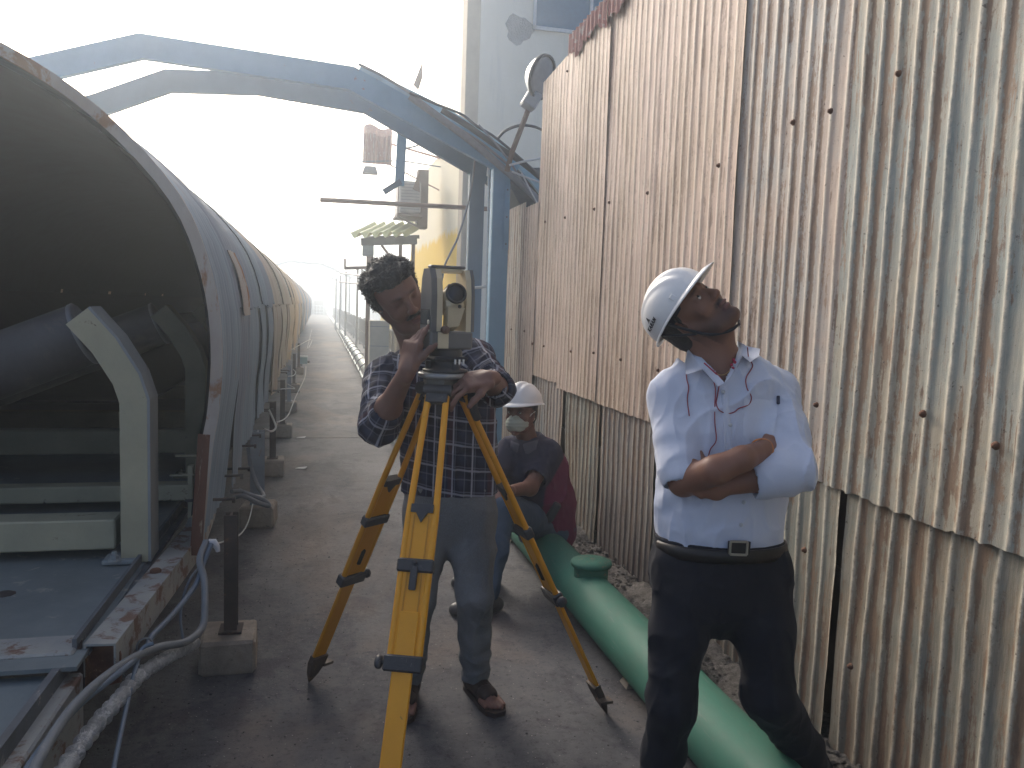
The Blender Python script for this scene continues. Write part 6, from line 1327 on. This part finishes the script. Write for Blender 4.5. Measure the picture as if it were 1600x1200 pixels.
# weave coordinates
def segco(P, a, b):
    d = b-a; L_ = np.linalg.norm(d); d = d/L_; t = (P-a) @ d; q = P-a-t[:, None]*d; u = nrm(np.cross(d, fl1)); v = np.cross(d, u); ang = np.arctan2(q @ v, q @ u); tc = np.clip(t, 0, L_); dist = np.linalg.norm(P-a-tc[:, None]*d, axis=1); return ang*.066, t, dist
u1, v1, d1 = segco(P, S1s, E1s); u2, v2, d2 = segco(P, S2, E2); u3, v3, d3 = segco(P, E1s, W1); u4, v4, d4 = segco(P, E2, W2)
tc_ = at(698, 680, D1); xx = (P-tc_) @ rr0; yy = (P-tc_) @ -fl1; W = np.stack([np.where(yy > 0, xx*1.12+.02*np.sin(xx*9), .6-xx), P[:, 2]+.03*xx, yy*0], -1); W[:, 1] += .10*xx
dt = np.abs(np.sqrt((xx/.175)**2+(yy/.11)**2)-1)*.11+np.maximum(0, P[:, 2]-1.30)*.7
for (u, v, d, g) in ((u1, v1, d1, .068), (u2, v2, d2, .064), (u3, v3+np.linalg.norm(E1s-S1s), d3, .064), (u4, v4+np.linalg.norm(E2-S2), d4, .06)):
    m = (np.abs(d-g) < np.minimum(dt, .03)) & (d < g*1.6); m &= ~((np.abs(xx) < .15) & (P[:, 2] < 1.22)) | (d < .062)
    W[m] = np.stack([u, v, u*0], -1)[m]
sh1 = link('shirt', P, F, M_chk, m1, {'weave': ('FLOAT_VECTOR', W)}); shs1 = s
cl = MB()
for pts in ([(636, 520, 2.93), (634, 538, 2.90), (628, 555, 2.88), (640, 566, 2.84), (652, 572, 2.83), (650, 550, 2.86)], [(700, 520, 2.97), (712, 532, 2.93), (708, 556, 2.87), (690, 572, 2.84), (682, 568, 2.84), (692, 545, 2.89)]):
    P_ = [at(*p) for p in pts]; c_ = sum(P_)/len(P_)+cT*.006; n_ = len(P_)
    cl.add(P_+[c_]+[p-cT*.004 for p in P_], [(i, (i+1) % n_, n_) for i in range(n_)]+[(i, (i+1) % n_, n_+1+(i+1) % n_, n_+1+i) for i in range(n_)], True)
cl.build('collar', cloth('collar_grey', (0.10, 0.11, 0.15), (0.14, 0.15, 0.19)), sh1)
# grey jeans
_n = N('grey_jeans'); f_ = _n.ramp(_n.noise(6, (1, 1, .6), 5, .6), .3, .7); c_ = _n.mix(f_, (0.115, 0.12, 0.125), (0.185, 0.19, 0.195)); c_ = _n.mix(_n.math('MULTIPLY', _n.ramp(_n.noise(400, (1, 1, .4), 2), .45, .6), .3), c_, (0.22, 0.24, 0.27)); M_jean = _n.fin(c_, .9, 0, _n.noise(350, (1, 1, 1), 3), .3, .002, .2)
s = SDF(.005); s.chain([at(702, 765, D1), at(703, 800, D1)], [.168, .170], .04, fl1, .66); s.cone(at(682, 812, D1), at(728, 812, D1), .08, .08, .04)
s.chain([h1, h1+(K1-h1)*.5, K1, K1+(A1-K1)*.5, A1], [.088, .076, .064, .058, .054], .025); s.chain([h2, h2+(K2-h2)*.5, K2, K2+(A2-K2)*.5, A2], [.090, .078, .066, .060, .055], .025)
fd4 = folds(.014, 8, (1, 1, .6), 32)
def dsj(P):
    v = fd4(P)
    for K in (K1, K2): w_ = np.exp(-((P-K)**2).sum(1)/.13**2); v = v-.005*w_*np.sin((P[:, 2]-K[2]+.07*n3(P, 5, 2)+.3*(P@rr0))*60)*n3(P, 9, 6)
    for A in (A1, A2): w_ = np.exp(-((P-A)**2).sum(1)/.15**2); v = v-.007*w_*np.sin((P[:, 2]+.05*n3(P, 6, 2))*75)*(.4+.6*n3(P, 11, 6))
    return v
P, F = s.mesh(dsj, clip=lambda P: np.maximum(P[:, 2]-zc1-.03, .062-P[:, 2]+.004*n3(P, 20, 1))); link('jeans', P, F, M_jean, m1)
M_sand = worn('sandal_brown', (0.035, 0.024, 0.022), (0.055, 0.038, 0.034), rough=0.6)
for A, d in ((A1, fd_[0]), (A2, fd_[1])):
    s_ = nrm(np.cross(d, [0, 0, 1.0])); b0 = V(A[0], A[1], 0); b = MB(); pl = []
    for t, w_ in ((-.065, .018), (-.05, .030), (0, .034), (.06, .037), (.12, .046), (.17, .042), (.198, .022)): pl.append(b0+d*t+s_*w_)
    for t, w_ in ((.198, .022), (.17, .042), (.12, .046), (.06, .037), (0, .034), (-.05, .030), (-.065, .018)): pl.append(b0+d*t-s_*w_)
    b.prism([p+V(0, 0, .002) for p in pl], (0, 0, .018)); r0 = b.build('sandal', M_sand, m1)
    s = SDF(.004); s.cone(b0-d*.005+V(0, 0, .050), b0+d*.10+V(0, 0, .042), .041, .038, .02, [0, 0, 1], .85); s.cone(b0-d*.03+V(0, 0, .04), b0+d*.0+V(0, 0, .06), .036, .036, .02); s.cone(A+V(0, 0, .03), A-V(0, 0, .2), .034, .034, .001, op='-')
    def cl_(P, b0=b0, d=d):
        t = (P-b0) @ d; return np.maximum(np.maximum(t-.132, .012-P[:, 2]), np.maximum(P[:, 2]-.085, -.0045+np.abs(np.mod(t*1.0+.0, .052)-.026)*-1+.0055)*1.0)
    P, F = s.mesh(clip=cl_); link('strap', P, F, M_sand, r0)

# ================================================================== seated man with face mask
m2 = root('person', 'man in white helmet and grey face mask sitting on the green pipe behind the tripod', 'person', (1.2, 4.6, 0.0))
DS = 4.62
H2 = frame_fu(at(814, 645, 4.50), cv(-.42, .0, .90), cv(.02, 1, .02))
s = SDF(.0055); add_head(s, H2, 1.0)
hip = at(856, 822, 4.70); chest = at(838, 735, 4.66); neck = at(824, 690, 4.60)
s.cone(neck, H2.p(0, -.025, -.05), .062, .055, .03); s.chain([hip, chest, neck-V(0, 0, .09)], [.11, .12, .07], .04)
SA, EA, WA = at(858, 708, 4.58), at(828, 762, 4.42), at(792, 768, 4.20); SB, EB, WB = at(796, 702, 4.62), at(772, 752, 4.5), at(788, 772, 4.28)
s.chain([SA, EA, WA], [.048, .042, .028], .03); s.chain([SB, EB, WB], [.048, .042, .028], .03)
add_hand(s, WA, cv(-1, -.25, .35), cv(0, -.6, -.5), 1, (24, 28, 32, 36), 20); add_hand(s, WB, cv(-.3, -.5, .8), cv(.3, -.6, -.3), -1, (24, 28, 32, 36), 20)
KA, AA = at(784, 798, 4.18), onp('Z', .10, 762, 925); KB, AB = at(774, 790, 4.42), onp('Z', .10, 760, 886)
for K, A in ((KA, AA), (KB, AB)): s.chain([hip, K, A], [.08, .05, .036], .03)
P, F = s.mesh(); C = facetone(P, H2, (0.15, 0.075, 0.06), (0.05, 0.03, 0.03), (0.2, 0.08, 0.08), stash=0, beard=0); link('body', P, F, M_skin, m2, {'tone': ('FLOAT_COLOR', C)}); eyes(H2, m2, (-6, 0))
s = SDF(.005); s.ell(H2.p(0, -.025, .035), (.084, .100, .084), H2.R, .01); s.ell(H2.p(0, -.055, -.025), (.068, .055, .055), H2.R, .03)
P, F = s.mesh(lambda P: -.002*n3(P, 120, 3), clip=lambda P: np.where(((P-H2.o) @ H2.R[:, 1]) > .01, np.minimum((P-H2.p(0, .01, 0)) @ H2.R[:, 1], .048-(P-H2.o) @ H2.R[:, 2]), -.02)); link('hair', P, F, M_hair, m2)
helmet(H2, m2, False, 1.08, .052)
s = SDF(.004); s.ell(H2.p(0, .058, -.058), (.060, .060, .054), H2.R, .01); s.ell(H2.p(0, .100, -.045), (.022, .026, .030), H2.R, .025); s.ell(H2.p(0, .03, -.06), (.064, .05, .045), H2.R, .02)
P, F = s.mesh(lambda P: -.0012*np.sin(((P-H2.o) @ H2.R[:, 2])*330), clip=lambda P: np.maximum(-((P-H2.p(0, .012, 0)) @ H2.R[:, 1])+.3*np.abs((P-H2.o) @ H2.R[:, 2]+.055), (P-H2.p(0, 0, -.022)) @ nrm(H2.R@V(0, -.25, 1)))); mk = link('face_mask', P, F, cloth('mask_grey', (0.40, 0.44, 0.38), (0.48, 0.51, 0.45), .8, 500), m2)
b = MB()
for sg in (-1, 1):
    b.tube(catmull([H2.p(sg*.056, .035, -.030), H2.p(sg*.073, .010, -.002), H2.p(sg*.080, -.015, .010)], 5), .0030, 6); b.tube(catmull([H2.p(sg*.056, .030, -.075), H2.p(sg*.072, .008, -.050), H2.p(sg*.080, -.012, -.030)], 5), .0030, 6)
b.build('ear_loop', plain('loop_white', (0.7, 0.7, 0.68), 0.7), mk)
# polo shirt: navy front and sleeves, maroon back and side
n_ = N('polo_two_tone'); f_ = n_.attr('maroon'); c_ = n_.mix(f_, (0.045, 0.046, 0.075), (0.15, 0.03, 0.07)); M_polo = n_.fin(c_, .9, 0, n_.noise(300, (1, 1, 1), 2), .25, .002, .2)
s = SDF(.006); s.chain([hip+V(0, 0, -.02), at(848, 780, 4.68), chest, at(830, 708, 4.63)], [.168, .172, .165, .125], .06)
s.chain([SA, neck-V(0, 0, .025), SB], [.066, .064, .066], .05); mA = SA+(EA-SA)*.62; mB = SB+(EB-SB)*.62; s.cone(SA, mA, .070, .070, .03); s.cone(SB, mB, .068, .068, .03)
s.cone(mA+(EA-SA)*-.04, EA+(EA-SA), .056, .06, .004, op='-')
fd5 = folds(.014, 7, (1, 1, .7), 42); s_polo = s; P, F = s.mesh(fd5, clip=lambda P: np.maximum(hip[2]-.10-P[:, 2]+.01*n3(P, 8, 1), np.minimum(P[:, 2]-neck[2]-.012+.35*((P-neck)@cT), .070-np.linalg.norm((P-neck)[:, :2], axis=1))))
q = P-chest; back = q @ cv(.93, .10, -.35)+.005-.25*(q @ cU); dA = np.linalg.norm(P-(SA+np.clip(((P-SA) @ (mA-SA))/((mA-SA) @ (mA-SA)), 0, 1)[:, None]*(mA-SA)), axis=1)
mar = np.clip(back/.008, 0, 1)*np.clip((dA-.084)/.006, 0, 1); link('polo_shirt', P, F, M_polo, m2, {'maroon': ('FLOAT', mar)})
hp2 = lambda x, y, o_=.004: hit(s_polo, x, y, 4.25, 4.95, o_)
pp = [o for o in bpy.data.objects if o.name.startswith('polo_shirt')][-1]; mcn = cloth('collar_navy', (0.085, 0.088, 0.125), (0.12, 0.125, 0.16))
patch([(798, 688), (812, 694), (808, 708), (797, 700)], hp2, .012, 'collar', mcn, pp, 5); patch([(816, 694), (842, 686), (838, 702), (822, 712)], hp2, .012, 'collar', mcn, pp, 5)
M_bj = cloth('blue_jeans', (0.045, 0.075, 0.12), (0.08, 0.115, 0.165), .9, 400)
s = SDF(.006); s.ell(hip-V(0, 0, .02), (.17, .17, .13), None, .05)
for K, A in ((KA, AA), (KB, AB)): s.chain([hip-V(0, 0, .02), hip+(K-hip)*.5, K, K+(A-K)*.5, A-V(0, 0, .0)], [.10, .092, .074, .064, .058], .04)
P, F = s.mesh(folds(.008, 8, (1, 1, .8), 52), clip=lambda P: np.maximum(np.minimum(P[:, 2]-hip[2]-.07, .21-np.linalg.norm((P-hip)[:, :2], axis=1)), .07-P[:, 2])); link('jeans', P, F, M_bj, m2)
for A in (AA, AB): shoe(A, nrm(cv(-1, 0, .35)), m2, worn('shoe_grey', (0.05, 0.045, 0.045), (0.12, 0.12, 0.12), rough=0.5, sc=30), L_=.26)
b = MB(); a_ = at(864, 800, 4.50); b.box(a_, (.05, .03, .12), np.column_stack([cR, -cT, cU])@roty(30), 1, .01); b.build('phone_pouch', M_black, m2)

# ------------------------------------------------------------------ hazy air
nh = bpy.data.materials.new('haze_air'); nh.use_nodes = True; t_ = nh.node_tree; t_.nodes.clear()
ou = t_.nodes.new('ShaderNodeOutputMaterial'); pv = t_.nodes.new('ShaderNodeVolumePrincipled'); t_.links.new(pv.outputs[0], ou.inputs['Volume'])
pv.inputs['Color'].default_value = (0.80, 0.90, 1.0, 1); pv.inputs['Density'].default_value = HAZE; pv.inputs['Anisotropy'].default_value = 0.8
b = MB(); b.box((0, 0, 4.0), (6100, 6100, 22.5)); o = b.build('haze', nh); o['kind'] = 'stuff'
